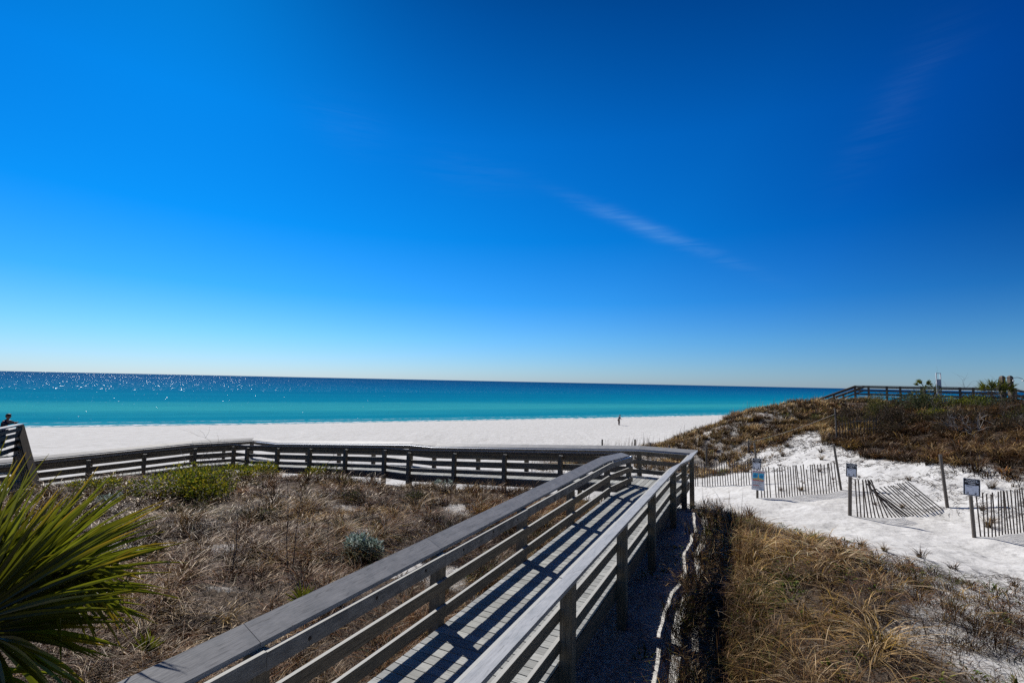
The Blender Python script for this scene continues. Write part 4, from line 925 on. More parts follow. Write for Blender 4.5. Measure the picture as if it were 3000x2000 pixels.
# 1. hollow to the left of the ramp
def mixS(x, y):
    a = vnoise(x, y, 2.2, 31); b = vnoise(x, y, 1.1, 32); c = vnoise(x, y, 3.5, 33); dn = np.clip((np.hypot(x, y) - 5) / 10, 0, 1)
    return ['brown', 'tan', 'straw', 'grey', 'rust', 'green', 'gold', 'dark'], np.stack([1.5 - a, .9 + 0 * a, .25 + .8 * b, .55 * (1 - c), 2.2 * sstep(.38, .7, a), .7 * sstep(.55, .8, c) * (.5 + dn), .45 * b, .9 + 0 * a])
def keepS(x, y):
    bare = sstep(.73, .82, vnoise(x, y, 1.3, 41))
    return visible(x, y) * np.clip(sstep(-.1, .4, poly_sd(x, y, SWALE)), 0, 1) * (1 - .6 * bare) * (1 - .93 * sandy(x, y))
hs = lambda x, y: .45 + 1.25 * vnoise(x, y, 1.1, 42)
UND = lambda x, y: (['dark', 'brown', 'rust', 'tan'], np.stack([.8 + 0 * x, 1.2 + 0 * x, .3 + 0 * x, .35 + 0 * x]))
LITE = lambda x, y: (['straw', 'pale', 'gold', 'tan'], np.stack([.9 + 0 * x, .55 + 0 * x, .8 + 0 * x, .8 + 0 * x]))
S1 = clumps((-10, 4, 3, 14), 2100, 1, 46, .10, (.26, .52), wf, lambda x, y: keepS(x, y) * (.12 + .88 * sstep(.36, .54, vnoise(x, y, .6, 69))), mixS, bend=(.45, 1.7), hscale=hs)
S2 = clumps((-22, 6, 3, 27), 5200, 1, 36, .12, (.26, .52), wf, lambda x, y: keepS(x, y) * (.12 + .88 * sstep(.36, .54, vnoise(x, y, .7, 69))), mixS, bend=(.4, 1.6), hscale=hs)
S3 = clumps((-22, 6, 3, 27), 9500, 1, 12, .26, (.08, .26), wf, keepS, UND, bend=(.5, 1.6))
S4 = clumps((-14, 4, 3, 19), 3000, 1, 6, .24, (.18, .40), wl, lambda x, y: keepS(x, y) * (.2 + .8 * sstep(.45, .7, vnoise(x, y, .8, 35))), LITE, bend=(1.1, 2.0))
S5 = clumps((-7, 4, 3, 12), 5000, 1, 12, .22, (.08, .26), wf, keepS, UND, bend=(.7, 2.0))
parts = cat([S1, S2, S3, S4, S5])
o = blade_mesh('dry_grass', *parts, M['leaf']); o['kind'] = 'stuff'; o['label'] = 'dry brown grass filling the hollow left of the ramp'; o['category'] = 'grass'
# 2. mound right of the ramp
def mixM(x, y):
    a = vnoise(x, y, 1.3, 51); b = vnoise(x, y, .8, 52); c = vnoise(x, y, 1.6, 53)
    return ['brown', 'tan', 'straw', 'gold', 'green', 'grey', 'pale'], np.stack([1.1 - .6 * a, .9 + 0 * a, .4 + .9 * b, .4 * a, 1.6 * sstep(.55, .8, c), .5 + 0 * a, .3 * b])
def mdens(x, y):
    nz = (vnoise(x, y, 1.1, 54) - .5)
    s = sparse(x, y)
    return sstep(-.25, .7, poly_sd(x, y, MOUND) + nz * .6) * (.12 + .88 * s)
vm = lambda x, y: visible(x, y) * mdens(x, y) * (.45 + .55 * sstep(.36, .52, vnoise(x, y, .62, 68)))
M1 = clumps((.5, 8, 2.5, 16), 760, 1, 50, .10, (.22, .46), wf, vm, mixM, bend=(.5, 1.6), wind=.1)
M2 = clumps((.5, 12, 2.5, 16), 9000, 1, 11, .22, (.06, .22), wf, lambda x, y: visible(x, y) * mdens(x, y) ** .5 * .9, UND, bend=(.6, 1.8))
M3 = clumps((.8, 6.5, 2.5, 13), 240, 1, 40, .10, (.34, .56), wl, lambda x, y: vm(x, y) * .9, lambda x, y: (['straw', 'gold', 'pale', 'tan'], np.stack([1 + 0 * x, .45 + 0 * x, .35 + 0 * x, .9 + 0 * x])), bend=(.7, 1.8), wind=.15)
M5 = clumps((.8, 8, 2.5, 16), 1500, 1, 5, .2, (.3, .55), wl, vm, LITE, bend=(1.0, 2.0))
spz = lambda x, y: visible(x, y) * sstep(-.6, .3, poly_sd(x, y, MOUND)) * (1 - sparse(x, y))
M6 = clumps((2.5, 12, 2.5, 14), 2600, 1, 22, .10, (.12, .34), wf, lambda x, y: spz(x, y) * (.25 + .75 * sstep(.4, .65, vnoise(x, y, .7, 57))), lambda x, y: (['brown', 'dark', 'tan', 'grey', 'gold', 'green'], np.stack([1 + 0 * x, .7 + 0 * x, .8 + 0 * x, .5 + 0 * x, .4 + 0 * x, .35 + 0 * x])), bend=(.4, 1.7))
cc = lambda x, y: V2[0] * x + V2[1] * y
edge = lambda x, y: visible(x, y) * sstep(-1.35, -.85, cc(x, y) + (vnoise(x, y, .7, 58) - .5) * .35) * sstep(.35, -.15, cc(x, y)) * (U2[0] * x + U2[1] * y < 14.2)
M4 = clumps((.3, 6.5, 2.5, 14), 3600, 1, 22, .12, (.28, .62), wf, edge, lambda x, y: (['dark', 'brown', 'tan', 'green', 'straw'], np.stack([.7 + 0 * x, 1 + 0 * x, .7 + 0 * x, .6 + 0 * x, .35 + 0 * x])), bend=(.3, 1.3))
M7 = clumps((.3, 6.5, 2.5, 15), 260, 1, 5, .10, (.7, 1.15), wf, edge, lambda x, y: (['tan', 'brown', 'straw'], np.stack([1 + 0 * x, 1 + 0 * x, .5 + 0 * x])), bend=(.05, .5))
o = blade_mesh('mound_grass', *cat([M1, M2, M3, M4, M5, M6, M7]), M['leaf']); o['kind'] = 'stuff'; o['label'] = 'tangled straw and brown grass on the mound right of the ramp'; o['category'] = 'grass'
# 3. big dune
def mixD(x, y):
    a = vnoise(x, y, 3, 61); b = vnoise(x, y, 1.6, 62)
    return ['brown', 'tan', 'straw', 'grey', 'gold', 'green', 'rust', 'dark'], np.stack([.6 - .4 * a, 1.5 + 0 * a, 1.5 + .8 * b, .5 + 0 * a, .35 * a, .35 * sstep(.5, .8, b), .15 * b, .3 + 0 * a])
def keepD(x, y): return veg(x, y) * sstep(27 - .5 * np.maximum(x - 17, 0), 28, y + 3 * (x < 17.5)) if False else veg(x, y)
wfd = lambda d: np.clip(.00085 * d, .008, .034) * rng.uniform(.7, 1.3, d.shape)
gap = lambda x, y, sc, k: .12 + .88 * sstep(.38, .56, vnoise(x, y, sc, k))
inD = lambda x, y, m: (poly_sd(x, y, DUNE) > m) * 1.0
D1 = clumps((2, 28, 26, 44), 4300, 1, 30, .16, (.26, .58), wfd, lambda x, y: inD(x, y, -.6) * gap(x, y, .9, 63), mixD, bend=(.25, 1.0), hscale=lambda x, y: .6 + .8 * vnoise(x, y, 1.6, 64))
D1 = (*D1[:7], D1[7] * np.array([1.4, 1.5, 1.65]))
D1b = clumps((2, 22, 26, 42), 3200, 1, 9, .2, (.10, .25), wfd, lambda x, y: inD(x, y, -.9) * .8, mixD, bend=(.4, 1.4))
D2 = clumps((14.5, 34, 11, 34), 3600, 1, 26, .16, (.26, .60), wfd, lambda x, y: visible(x, y) * inD(x, y, -.5) * (x > 16) * np.maximum(.4, gap(x, y, .8, 66)), lambda x, y: (['brown', 'dark', 'tan', 'rust', 'gold', 'grey'], np.stack([1.2 + 0 * x, 1.0 + 0 * x, .8 + 0 * x, .25 + 0 * x, .2 + 0 * x, .8 + 0 * x])), bend=(.3, 1.2), hscale=lambda x, y: .5 + 1.0 * vnoise(x, y, 1.5, 65))
D3_ = clumps((14.8, 22, 12, 26), 420, 1, 38, .16, (.45, .9), wfd, lambda x, y: inD(x, y, -.2) * gap(x, y, .9, 67), lambda x, y: (['gold', 'straw', 'tan', 'grey', 'brown'], np.stack([.35 + 0 * x, .8 + 0 * x, .8 + 0 * x, .5 + 0 * x, .6 + 0 * x])), bend=(.5, 1.6))
D2b = clumps((15, 34, 11, 36), 5200, 1, 10, .25, (.10, .28), wfd, lambda x, y: visible(x, y) * inD(x, y, -.4), lambda x, y: (['brown', 'dark', 'tan', 'rust'], np.stack([1 + 0 * x, 1 + 0 * x, .6 + 0 * x, .4 + 0 * x])), bend=(.4, 1.5))
D4 = clumps((-6, 12, 14, 40), 1500, 1, 12, .25, (.2, .4), wfd, lambda x, y: .55 * sstep(-.2, .5, poly_sd(x, y, BEYOND)) + .3 * sstep(0, .5, poly_sd(x, y, [(7.3, 18), (8.6, 25), (9, 28.8), (3, 35), (1, 34), (5, 24)])), mixD, bend=(.3, 1.0))
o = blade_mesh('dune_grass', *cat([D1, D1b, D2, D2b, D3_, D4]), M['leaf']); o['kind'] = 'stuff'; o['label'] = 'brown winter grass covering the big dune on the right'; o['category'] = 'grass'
# sparse twiggy runners creeping on the open sand
def runners(n, keep, region, seed, lift=.05):
    r2 = np.random.default_rng(seed); mb = MB(); X = []; Y = []
    while len(X) < n:
        x = r2.uniform(region[0], region[1], 20000); y = r2.uniform(region[2], region[3], 20000); k = r2.random(20000) < keep(x, y); X += list(x[k]); Y += list(y[k])
    X = np.array(X[:n]); Y = np.array(Y[:n]); a = r2.uniform(0, 6.28, n); ln = r2.uniform(.08, .34, n); P = []
    for k in range(4):
        P.append(np.stack([X, Y, ground(X, Y) + .008 + (lift * r2.random(n) * (1, 1, 1, 1.6)[k] if (k in (1, 2) or (k == 3 and lift > .06)) else 0)], -1)); a = a + r2.normal(0, .5, n); X = X + np.cos(a) * ln / 3; Y = Y + np.sin(a) * ln / 3
    P = np.stack(P, 1)
    for i in range(n):
        rad = max(.0022, .00028 * math.hypot(P[i, 0, 0], P[i, 0, 1])); mb.tube([Vector(p) for p in P[i]], [rad, rad, rad * .8, rad * .5], 3, cap=False)
    return mb
def keepR(x, y):
    band = sstep(-1.6, -.1, poly_sd(x, y, MOUND) + (vnoise(x, y, .9, 71) - .5) * 1.2) * (y < 16) * (x > 2.2) * (1.15 - .9 * sparse(x, y))
    hillb = .75 * sstep(-4.2, -.3, poly_sd(x, y, DUNE) + (vnoise(x, y, 1.1, 72) - .5) * 2.2) * (x > 13)
    return np.clip(band + hillb * .9, 0, 1) * visible(x, y) * (sstep(.35, .6, vnoise(x, y, .6, 73)) * .9 + .1)
o = runners(6000, keepR, (2, 20, 4, 31), 5).build('beach_runners', M['stick']); o['kind'] = 'stuff'; o['label'] = 'dark dry runners and twigs creeping over the white sand'; o['category'] = 'ground cover'
o = runners(2600, lambda x, y: visible(x, y) * (mdens(x, y) * .5 + .5 * keepS(x, y) * (np.hypot(x, y) < 15)), (-12, 9, 3, 16), 6, .2).build('dead_twigs', M['stick']); o['kind'] = 'stuff'; o['label'] = 'thin dark dead twigs standing in the dry grass'; o['category'] = 'twigs'
# green low weeds in the mound
def weeds():
    m = 620; x = rng.uniform(.8, 9, m * 6); y = rng.uniform(3, 15, m * 6); k = rng.random(m * 6) < sstep(.52, .75, vnoise(x, y, 1.1, 53)) * mdens(x, y) * visible(x, y) * .9 + .03 * (poly_sd(x, y, MOUND) > -.8)
    x = x[k][:m]; y = y[k][:m]; nb = 18; idx = np.repeat(np.arange(len(x)), nb); n = len(idx); a = rng.uniform(0, 6.28, n); r = .13 * np.sqrt(rng.random(n))
    X = x[idx] + r * np.cos(a); Y = y[idx] + r * np.sin(a); Z = ground(X, Y) + rng.uniform(0, .10, n)
    col = np.array([.15, .22, .035]) * rng.uniform(.5, 1.5, n)[:, None]; col[:, 0] *= rng.uniform(.8, 1.5, n)
    return X, Y, Z, rng.uniform(.04, .09, n), rng.uniform(.018, .035, n), a, rng.uniform(.6, 1.6, n), col
o = blade_mesh('low_weeds', *weeds(), M['shrubleaf']); o['kind'] = 'stuff'; o['label'] = 'small green weeds among the straw grass on the mound'; o['category'] = 'weeds'
# sea oats at the seaward end of the dune
def oats():
    m = 330; x = rng.uniform(1.5, 9.5, m); y = 33.5 + rng.uniform(-2.2, 2.2, m) + (6 - x) * .25
    x2 = rng.uniform(9, 26, 160); y2 = 34 + rng.uniform(0, 7, 160); x = np.concatenate([x, x2]); y = np.concatenate([y, y2]); n = len(x)
    col = np.array([.22, .17, .12]) * rng.uniform(.6, 1.2, n)[:, None]
    h = np.concatenate([rng.uniform(.7, 1.45, m), rng.uniform(.6, 1.05, 160)])
    return x, y, ground(x, y), h, rng.uniform(.02, .03, n), rng.normal(0, .8, n), rng.uniform(.05, .3, n), col
o = blade_mesh('sea_oats', *oats(), M['leaf'], droop=.1); o['kind'] = 'stuff'; o['label'] = 'thin tall sea oat stalks at the seaward foot of the dune'; o['category'] = 'sea oats'

# ---------------------------------------------------------------- single tufts on the sand
def tuft_local(n, h, spread, pal, w, bend=(.3, 1.2), rad=.07):
    a = rng.uniform(0, 6.28, n); r = rad * np.sqrt(rng.random(n)); col = np.array([PAL[pal[i]] for i in rng.integers(0, len(pal), n)]) * rng.uniform(.6, 1.3, n)[:, None]
    return r * np.cos(a), r * np.sin(a), np.zeros(n) - .02, h * rng.uniform(.5, 1.1, n), np.full(n, w) * rng.uniform(.7, 1.3, n), a + rng.normal(0, .5, n), rng.uniform(*bend, n), col
tufts = []
for k in range(5):
    o = blade_mesh('grass_tuft', *tuft_local((38, 60, 90, 50, 70)[k], (.30, .36, .42, .26, .5)[k], .1, [('tan', 'brown', 'straw'), ('brown', 'grey', 'tan'), ('straw', 'tan', 'gold'), ('brown', 'brown', 'grey'), ('brown', 'tan', 'grey')][k], .010), M['leaf']); tufts.append(o)
tused = [False] * 5
def put_tuft(k, x, y, sc, lab, grp):
    o = tufts[k]
    if tused[k]: o = tufts[k].copy(); COL.objects.link(o)
    tused[k] = True; o.location = (x, y, gz(x, y)); o.rotation_euler = (0, 0, random.uniform(0, 6.28)); o.scale = (sc, sc, sc * random.uniform(.85, 1.15)); tag(o, lab, 'grass tuft', grp)
    return o
SPECT = [(7.55, 11.9, 3, .7), (7.45, 11.4, 0, .6), (7.8, 11.0, 1, .8), (7.3, 12.9, 0, .55), (8.0, 10.6, 2, .55), (8.6, 10.4, 1, .9), (8.9, 10.0, 3, .9), (9.5, 9.4, 4, .55), (9.9, 9.2, 1, .7), (7.1, 14.4, 0, .6), (6.9, 15.2, 1, .7), (10.6, 9.0, 3, .7)]
for x, y, k, sc in SPECT: put_tuft(k, x, y, sc, 'small dry grass tuft at the edge of the open white sand path', 'dry tufts along the sand path')
for x, y, k, sc in [(13.9, 21.2, 0, .7), (14.6, 20.6, 1, .6), (12.9, 21.8, 0, .6), (14.2, 22.6, 1, .7), (15.4, 24.3, 2, .9), (16.2, 25.6, 4, 1.1), (14.9, 26.8, 4, 1.2), (13.9, 25.4, 3, 1.0), (13.2, 24.0, 3, .8), (15.9, 28.2, 4, 1.3), (11.9, 20.2, 2, .8), (11.2, 20.4, 1, .7), (12.5, 21.0, 0, .5), (16.0, 22.4, 3, .8), (15.3, 18.9, 1, .8), (14.5, 18.4, 3, .7), (13.0, 17.6, 1, .6), (14.9, 15.6, 4, .8), (13.9, 14.4, 2, 1.0), (14.4, 14.8, 1, .8), (16.2, 16.6, 4, 1.0), (13.5, 17.0, 2, .7)]:
    put_tuft(k, x, y, sc, 'sparse dry grass tuft on the bare sand slope behind the slat fences', 'dry tufts behind the fences')
put_tuft(4, 6.75, 16.0, 1.3, 'dark upright grass clump beside the boardwalk corner post', 'grass clumps by the corner'); put_tuft(1, 7.55, 15.6, 1.35, 'loose dark grass clump between the corner post and the rip current sign', 'grass clumps by the corner')
# ---------------------------------------------------------------- shrubs
def leafcloud(n, rx, ry, rz, size, cols, lumps=7, seed=1, up=.25, shell=.55, aspect=.5):
    r = np.random.default_rng(seed); lc = np.stack([r.uniform(-.6, .6, lumps) * rx, r.uniform(-.6, .6, lumps) * ry, r.uniform(.35, .95, lumps) * rz * .75], -1); lr = r.uniform(.32, .6, lumps)
    k = r.integers(0, lumps, n); d = r.normal(0, 1, (n, 3)); d /= np.linalg.norm(d, axis=1)[:, None]; rad = (shell + (1 - shell) * r.random(n)) * lr[k]
    P = lc[k] + d * rad[:, None] * np.array([rx, ry, rz * .7]); P[:, 2] = np.maximum(P[:, 2], .02 * r.random(n))
    ax = d + r.normal(0, .5, (n, 3)) + np.array([0, 0, up]); ax /= np.linalg.norm(ax, axis=1)[:, None]
    tmp = r.normal(0, 1, (n, 3)); sd = np.cross(ax, tmp); sd /= np.linalg.norm(sd, axis=1)[:, None]
    s = size * r.uniform(.6, 1.35, n)[:, None]
    V = np.stack([P, P + ax * s * .5 + sd * s * aspect * .5, P + ax * s, P + ax * s * .5 - sd * s * aspect * .5], 1)
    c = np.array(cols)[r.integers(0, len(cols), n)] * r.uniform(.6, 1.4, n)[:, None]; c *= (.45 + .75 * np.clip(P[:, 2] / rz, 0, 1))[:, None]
    return V, c
def quads_obj(name, V, c, mat, parent):
    n = len(V); me = bpy.data.meshes.new(name); me.vertices.add(n * 4); me.vertices.foreach_set('co', V.astype(np.float32).ravel())
    me.loops.add(n * 4); me.loops.foreach_set('vertex_index', np.arange(n * 4, dtype=np.int32)); me.polygons.add(n); me.polygons.foreach_set('loop_start', np.arange(0, n * 4, 4, dtype=np.int32)); me.update(calc_edges=True)
    at = me.attributes.new('col', 'FLOAT_COLOR', 'POINT'); C = np.ones((n, 4, 4)); C[:, :, :3] = c[:, None, :]; at.data.foreach_set('color', np.clip(C, 0, 1).astype(np.float32).ravel())
    me.materials.append(mat); o = bpy.data.objects.new(name, me); COL.objects.link(o); o.parent = parent; return o
def branches(parent, n, rx, rz, rad, mat, seed, name='branches', sub=3):
    r = random.Random(seed); mb = MB()
    def grow(p, d, ln, rd, lv):
        pts = [p]; q = p.copy(); dd = d.copy()
        for k in range(4):
            dd = (dd + Vector((r.gauss(0, .22), r.gauss(0, .22), r.gauss(0, .16)))).normalized(); q = q + dd * ln / 4; q.z = max(q.z, .02); pts.append(q.copy())
        mb.tube(pts, [rd, rd * .85, rd * .7, rd * .5, rd * .3], 3, cap=False)
        if lv > 0:
            for k in range(sub): grow(pts[r.randint(1, 4)], (dd + Vector((r.gauss(0, .7), r.gauss(0, .7), r.gauss(.1, .5)))).normalized(), ln * r.uniform(.4, .7), rd * .55, lv - 1)
    for k in range(n):
        a = r.uniform(0, 6.28); e = r.uniform(.25, 1.3); grow(Vector((r.gauss(0, .08), r.gauss(0, .08), 0)), Vector((math.cos(a) * math.cos(e), math.sin(a) * math.cos(e), math.sin(e))), max(rx, rz) * r.uniform(.7, 1.1), rad, 2)
    org = Vector(parent['_w']); mb.v = [(x + org.x, y + org.y, z + org.z) for x, y, z in mb.v]
    return mb.build(name, mat, parent)
def copy_tree(o, parent=None):
    c = o.copy(); COL.objects.link(c)
    if parent is not None: c.parent = parent
    for ch in list(o.children): copy_tree(ch, c)
    return c
GREEN = [(.13, .16, .015), (.20, .20, .015), (.05, .08, .012), (.30, .25, .02)]
def shrub(x, y, sx, sy, sz, cols, n, size, lab, seed, grp=None, cat_='shrub', name='shrub', up=.25, aspect=.5, twigs=5, shell=.55):
    t = thing(name, lab, cat_, (x, y, gz(x, y) - .03), grp)
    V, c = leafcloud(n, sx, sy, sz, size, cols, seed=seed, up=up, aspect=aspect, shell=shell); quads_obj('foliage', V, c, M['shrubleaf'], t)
    if twigs: branches(t, twigs, sx, sz, .012, M['stick'], seed)
    return t
Gs = 'green shrubs in the grassy hollow'
shrub(-9.8, 15.9, 1.7, 1.5, .85, GREEN, 4200, .085, 'wide yellow-green shrub in the hollow below the far boardwalk, biggest of the green shrubs', 3, Gs)
shrub(-11.6, 19.0, 1.9, .8, .7, GREEN, 2200, .09, 'long low yellow-green shrub left of the biggest green shrub', 4, Gs)
shrub(-10.2, 20.4, .95, .6, .8, GREEN, 1300, .09, 'small yellow-green shrub just under the boardwalk turn', 5, Gs)
shrub(-7.9, 20.2, .95, .6, .7, GREEN, 1000, .09, 'dark green shrub in brown grass right of the boardwalk turn', 6, Gs)
shrub(-13.3, 16.0, 1.0, .7, .6, GREEN, 900, .085, 'low green shrub above the palm leaf tips', 7, Gs)
SILV = [(.22, .29, .25), (.30, .36, .32), (.14, .20, .16), (.40, .46, .42)]
shrub(-2.95, 10.1, .52, .44, .52, SILV, 1100, .085, 'silver-green leafy shrub beside the ramp railing', 8, 'silver-green shrubs', up=.7, aspect=.34)
shrub(-12.3, 15.2, .36, .3, .3, SILV, 380, .08, 'small silver-green shrub behind the palm leaf tips', 9, 'silver-green shrubs', up=.7, aspect=.34)
shrub(-2.3, 17.2, .4, .3, .3, SILV, 330, .08, 'small silver-green plant against the far boardwalk posts', 10, 'silver-green shrubs', up=.7, aspect=.34)
for k_, (x_, y_, sc_) in enumerate(((-6.2, 12.4, .5), (-8.6, 13.2, .6), (-4.6, 14.6, .5), (-7.0, 9.6, .42), (-2.6, 14.4, .5), (-11.4, 12.6, .6), (-5.6, 17.4, .55))):
    shrub(x_, y_, sc_ * 1.1, sc_ * .8, sc_ * .8, [(.05, .045, .025), (.09, .07, .035), (.07, .08, .025), (.03, .025, .018)], 620, .06, 'small dark olive-brown bush among the dry grass of the hollow', 50 + k_, 'dark bushes in the hollow', name='low_bush', twigs=6, shell=.2)
# hilltop scrub
OLIVE = [(.12, .125, .03), (.17, .155, .04), (.06, .07, .02)]; DARKB = [(.055, .038, .026), (.085, .055, .035), (.035, .028, .02), (.06, .055, .025)]; RUST = [(.12, .06, .025), (.07, .045, .025), (.16, .085, .03), (.05, .04, .02)]
shrub(22.9, 30.6, 1.1, .8, 1.75, OLIVE, 2000, .10, 'airy olive bush rising in front of the hilltop railing', 21, 'hilltop bushes', up=.6, aspect=.3)
shrub(24.6, 29.4, 1.4, .9, 1.7, [(.10, .12, .05), (.14, .15, .07), (.06, .075, .03)], 2600, .10, 'rounded grey-green bush below the middle of the hilltop railing', 22, 'hilltop bushes', up=.3)
shrub(26.2, 28.6, 1.6, .9, 1.2, [(.18, .20, .03), (.24, .23, .035), (.08, .10, .02)], 2600, .085, 'low leafy green bush sprawling right of the rounded grey-green bush', 23, 'hilltop bushes')
shrub(28.3, 29.2, 1.8, .9, 1.15, [(.05, .07, .015), (.10, .12, .02), (.03, .045, .012)], 2200, .085, 'dark glossy green bush below the shower posts', 24, 'hilltop bushes')
shrub(23.6, 26.6, 1.0, .8, .6, GREEN, 1300, .08, 'small bright green creeping bush on the brow of the slope', 25, 'hilltop bushes')
protos = [shrub(21.0, 26.4, 1.25, .95, 1.2, DARKB, 1900, .085, 'dark brown leafless scrub bush on the hill slope', 31, 'dark scrub on the hill', name='scrub_bush', twigs=8, shell=.2),
          shrub(26.5, 25.6, 1.35, 1.0, 1.05, RUST, 1900, .085, 'rusty brown scrub bush on the hill slope', 32, 'rusty scrub on the hill', name='scrub_bush', twigs=7, shell=.2),
          shrub(24.3, 23.6, 1.2, .9, 1.0, OLIVE + DARKB, 1900, .08, 'dull olive and brown scrub bush on the hill slope', 33, 'olive scrub on the hill', name='scrub_bush', twigs=7, shell=.25)]
for i, (k, x, y, sc) in enumerate([(0, 19.8, 25.4, .85), (0, 20.2, 27.6, .9), (0, 22.3, 25.0, 1.0), (0, 22.0, 28.0, .9), (0, 23.2, 24.8, .8), (0, 26.2, 23.4, 1.0), (0, 21.0, 23.4, .75), (0, 28.6, 25.4, 1.0), (0, 24.6, 21.9, .9), (0, 22.4, 22.0, .8),
        (1, 25.0, 25.4, .9), (1, 28.2, 26.8, 1.0), (1, 29.6, 28.0, 1.0), (1, 27.6, 23.6, .9), (1, 25.6, 27.2, .7), (1, 23.6, 20.6, .8),
        (2, 22.7, 26.3, .75), (2, 26.9, 27.2, .8), (2, 21.7, 29.3, .8), (2, 29.0, 23.4, .9), (2, 20.6, 30.4, .7), (2, 24.9, 19.4, .8), (2, 27.4, 21.2, .9), (0, 22.0, 31.6, 1.0), (0, 25.6, 31.2, 1.05), (2, 24.0, 31.4, 1.1), (0, 27.4, 31.6, 1.05), (2, 29.2, 31.2, 1.1), (0, 31.0, 30.6, 1.1), (1, 32.2, 29.4, .9), (2, 20.8, 33.2, .7), (0, 26.6, 33.4, .8), (1, 30.4, 32.6, .8)]):
    o = copy_tree(protos[k]); o.location = (x, y, gz(x, y) - .05); o.rotation_euler = (0, 0, random.uniform(0, 6.28)); o.scale = (sc, sc * random.uniform(.8, 1.15), sc * random.uniform(.75, 1.1))
def bare(x, y, lab, seed, r=1.0, n=9):
    t = thing('bare_bush', lab, 'bare bush', (x, y, gz(x, y) - .02), 'bleached bare bushes'); branches(t, n, r, r * .8, .016, M['pale_twig'], seed, sub=4); return t
M['pale_twig'] = plain('bleached_twigs', (.30, .27, .24), .85, 0, .25)
bare(21.3, 22.4, 'bleached bare bush of pale twigs in the middle of the dark hill scrub', 41, 1.1); bare(23.4, 21.2, 'bleached bare twigs at the lower right of the hill scrub', 42, 1.2); bare(25.8, 22.6, 'bleached bare twigs by the right edge of the photo', 43, 1.3); bare(22.6, 19.6, 'low tangle of bleached twigs above the golden grass', 44, .9)
# tall yellow-green grass clump on the brow
gcol = tuft_local(420, 1.05, .3, ('gold', 'green', 'straw'), .016, (.5, 1.3), .38)
t = blade_mesh('tall_grass_clump', *gcol, M['leaf']); t.location = (19.6, 27.6, gz(19.6, 27.6)); tag(t, 'tall yellow-green grass clump above the half-hidden slat fence', 'grass clump')
# tall dead stems standing in the hollow
def stem(x, y, h, lab, seed, lean=(0, 0), rad=.009):
    r = random.Random(seed); t = thing('dead_stem', lab, 'dead stem', (x, y, gz(x, y)), 'tall dead stems in the hollow'); b = Vector((x, y, gz(x, y) - .05)); mb = MB(); pts = []
    for k in range(8): f = k / 7; pts.append(b + Vector((lean[0] * f + r.gauss(0, .012), lean[1] * f + r.gauss(0, .012), h * f)))
    mb.tube(pts, [rad * (1 - .6 * k / 7) for k in range(8)], 5); mb.build('stalk', M['stick'], t)
    mb = MB()
    for k in range(7):
        p = pts[r.randint(3, 7)]; a = r.uniform(0, 6.28); mb.tube([p, p + Vector((math.cos(a) * .05, math.sin(a) * .05, r.uniform(.05, .14)))], [.004, .002], 3)
    mb.build('twigs', M['stick'], t)
stem(-3.75, 8.6, 1.75, 'tall dark dead stem, leaning left one of the crossing pair', 1, (-.14, .1)); stem(-3.68, 8.55, 1.6, 'tall dark dead stem, right one of the crossing pair', 2, (.08, .1)); stem(-4.7, 8.6, 1.25, 'single tall dead stem left of the crossing pair', 3, (.03, 0)); stem(-3.1, 8.7, 1.1, 'thin short dead stem right of the crossing pair', 4, (-.08, .1), .006)

# ---------------------------------------------------------------- palms
def frond(parent, hub, A0, A1, right, up, R, n, mat, seed, droop=.25, width=.034, root=None, depth=.25, tipc=(.30, .19, .015)):
    """fan leaf: leaflets from angle A0 to A1 (degrees, 0 = right, 90 = up)"""
    r = random.Random(seed); mb = MB(); cols = []
    right = Vector(right).normalized(); up = Vector(up).normalized(); nrm = right.cross(up).normalized()
    base = (.090, .098, .006)
    for i in range(n):
        f = i / (n - 1); a = R_(A0 + (A1 - A0) * f + r.gauss(0, 2.5)); ln = R * (.72 + .28 * math.sin(math.pi * (.15 + .7 * f))) * r.uniform(.85, 1.08)
        d = right * math.cos(a) + up * math.sin(a) + nrm * r.gauss(0, depth); d.normalize()
        side = d.cross(nrm + Vector((r.gauss(0, .3), r.gauss(0, .3), r.gauss(0, .3)))).normalized(); nn = side.cross(d)
        dr = droop * r.uniform(.4, 1.7); b = len(mb.v); seg = 7; tint = r.uniform(.6, 1.5); yel = r.random() < .16
        for k in range(seg + 1):
            t = k / seg; p = hub + d * ln * t + Vector((0, 0, -1)) * dr * ln * t ** 2.6
            w = width * (min(1, .25 + 1.6 * t) if t < .45 else (1 - ((t - .45) / .55) ** 1.5)) * .5
            w = max(w, .0012)
            for q, off in ((-1, 0), (0, -1), (1, 0)):
                mb.v.append(tuple(p + side * w * q + nn * (w * .55 * off)))
                tt = max(0, (t - (.62 if yel else .86)) / .3); tt = min(1, tt)
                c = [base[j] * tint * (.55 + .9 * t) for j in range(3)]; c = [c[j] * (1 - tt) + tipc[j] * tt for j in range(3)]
                if r.random() < .0: pass
                cols.append((*c, 1))
        for k in range(seg):
            for q in range(2):
                s0 = b + k * 3 + q; mb.f.append((s0, s0 + 1, s0 + 4, s0 + 3)); mb.mi.append(0); mb.uv.append(((0, 0),) * 4)
    if root is not None:
        nb = len(mb.v); m_ = hub.lerp(root, .5) + Vector((0, 0, .08)); mb.tube([root, m_, hub], [.022, .017, .012], 5); cols += [(.07, .09, .02, 1)] * (len(mb.v) - nb)
    o = mb.build('frond', mat, parent); at = o.data.attributes.new('col', 'FLOAT_COLOR', 'POINT'); at.data.foreach_set('color', np.array(cols, np.float32).ravel()); return o
def at_px(x, y, Y):                                       # a helper used once, to read positions off the survey of the site
    d = pxdir(x, y); return Vector((0, 0, 8)) + d * (Y / d.y)
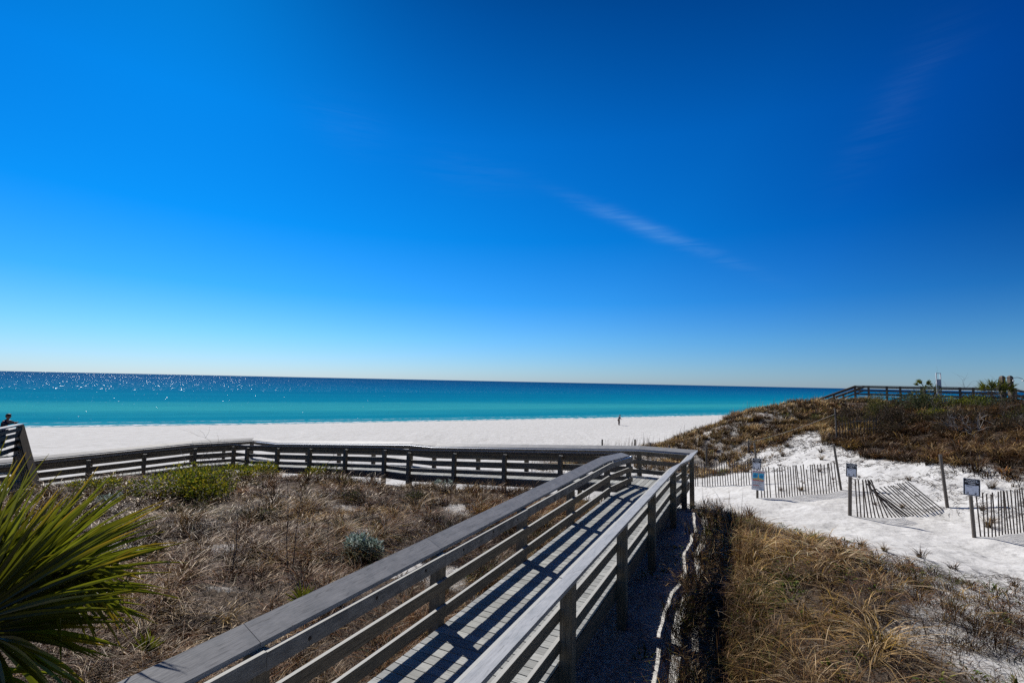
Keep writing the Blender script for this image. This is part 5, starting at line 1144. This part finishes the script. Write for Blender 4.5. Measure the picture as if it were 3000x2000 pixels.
palm = thing('fan_palm', 'fan palm with long yellow-tipped green leaf blades at the left edge', 'palm', (-4.3, 3.7, gz(-4.3, 3.7)))
crown = Vector((-4.2, 3.65, 6.0))
mb = MB(); mb.tube([(-4.3, 3.7, gz(-4.3, 3.7) - .2), (-4.27, 3.68, 5.2), (-4.2, 3.65, 6.05)], [.19, .17, .12], 12)
for k in range(26):
    a = k * 2.4; z = 4.75 + k * .05; mb.bar((-4.27 + .15 * math.cos(a), 3.68 + .15 * math.sin(a), z), (-4.27 + .26 * math.cos(a), 3.68 + .26 * math.sin(a), z + .22), .07, .02)
mb.build('trunk', M['stick'], palm)
XR, UP = (1, .15, 0), (0, .12, 1)
P_ = M['palm']
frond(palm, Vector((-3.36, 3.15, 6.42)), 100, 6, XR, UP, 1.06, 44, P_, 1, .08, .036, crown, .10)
frond(palm, Vector((-3.46, 3.3, 6.30)), 98, -8, XR, (0, .25, 1), 1.02, 44, P_, 11, .12, .036, crown, .12)
frond(palm, Vector((-3.7, 3.3, 6.45)), 110, 30, XR, UP, .95, 36, P_, 12, .10, .036, crown, .10)
frond(palm, Vector((-3.50, 3.55, 6.40)), 84, -4, XR, (0, .3, 1), 1.12, 40, P_, 2, .16, .036, crown, .16)
frond(palm, Vector((-3.12, 3.45, 6.62)), 30, -52, XR, (0, .4, 1), .56, 28, P_, 3, .38, .032, crown, .25)
frond(palm, Vector((-3.25, 3.2, 6.33)), 2, -62, XR, (.1, .6, 1), .72, 22, P_, 4, .22, .036, crown, .28)
frond(palm, Vector((-3.5, 3.05, 6.12)), 18, -50, XR, (0, .5, 1), .80, 22, P_, 5, .30, .038, crown, .3)
frond(palm, Vector((-3.62, 3.2, 6.45)), 112, 58, XR, UP, 1.14, 26, P_, 13, .06, .036, crown, .10)
frond(palm, Vector((-3.9, 3.1, 6.3)), 125, 55, XR, UP, 1.0, 20, P_, 6, .12, .036, crown, .12)
frond(palm, Vector((-4.6, 3.6, 6.3)), 190, 110, XR, UP, 1.0, 22, P_, 7, .2, .036, crown, .2)
frond(palm, Vector((-3.6, 3.2, 5.85)), 0, -80, XR, (0, .5, 1), .7, 20, P_, 8, .4, .036, crown, .3)
frond(palm, Vector((-4.3, 4.2, 6.3)), 150, 40, (1, -.6, 0), UP, 1.0, 22, P_, 9, .2, .036, crown, .2)
for i, (x, y, h, lab) in enumerate(((-2.95, 7.3, .34, 'young fan palm sprout behind the ramp railing'), (-4.3, 6.1, .3, 'dark young fan palm sprout in the grass at the lower left'), (-3.05, 6.1, .22, 'smallest fan palm sprout, against the ramp cap rail'))):
    t = thing('palm_sprout', lab, 'palm', (x, y, gz(x, y)), 'young palms in the hollow'); hb = Vector((x, y, gz(x, y) + .12))
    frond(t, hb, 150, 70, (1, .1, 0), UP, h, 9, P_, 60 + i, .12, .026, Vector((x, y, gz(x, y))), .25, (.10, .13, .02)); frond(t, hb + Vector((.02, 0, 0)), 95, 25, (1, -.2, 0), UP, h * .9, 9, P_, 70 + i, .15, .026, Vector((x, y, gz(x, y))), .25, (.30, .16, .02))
for i, (x, y, z, R, lab) in enumerate(((33.2, 33.6, 7.75, 1.15, 'dark fan palm left of the hilltop shower posts'), (34.7, 34.4, 7.8, 1.15, 'dark fan palm behind the hilltop shower posts'), (34.5, 40.6, 8.1, .6, 'dark fan palm beside the white frame on the hilltop'))):
    t = thing('fan_palm', lab, 'palm', (x, y, gz(x, y)), 'fan palms on the hilltop'); hb = Vector((x, y, z))
    mb = MB(); mb.tube([(x, y, gz(x, y) - .1), (x, y, z)], [.12, .09], 8); mb.build('trunk', M['stick'], t)
    for k in range(6):
        a = k * 60 + 20 * i; hub = hb + Vector((.45 * math.cos(R_(a)), .3 * math.sin(R_(a)), .38 + .15 * math.sin(k * 2.1)))
        frond(t, hub, 165 if math.cos(R_(a)) < 0 else 75, 75 if math.cos(R_(a)) < 0 else -10, (1, .15 * k - .3, 0), (0, .1, 1), R * .75, 13, P_, 100 + 10 * i + k, .16, .06, hb, .2, (.06, .07, .02))
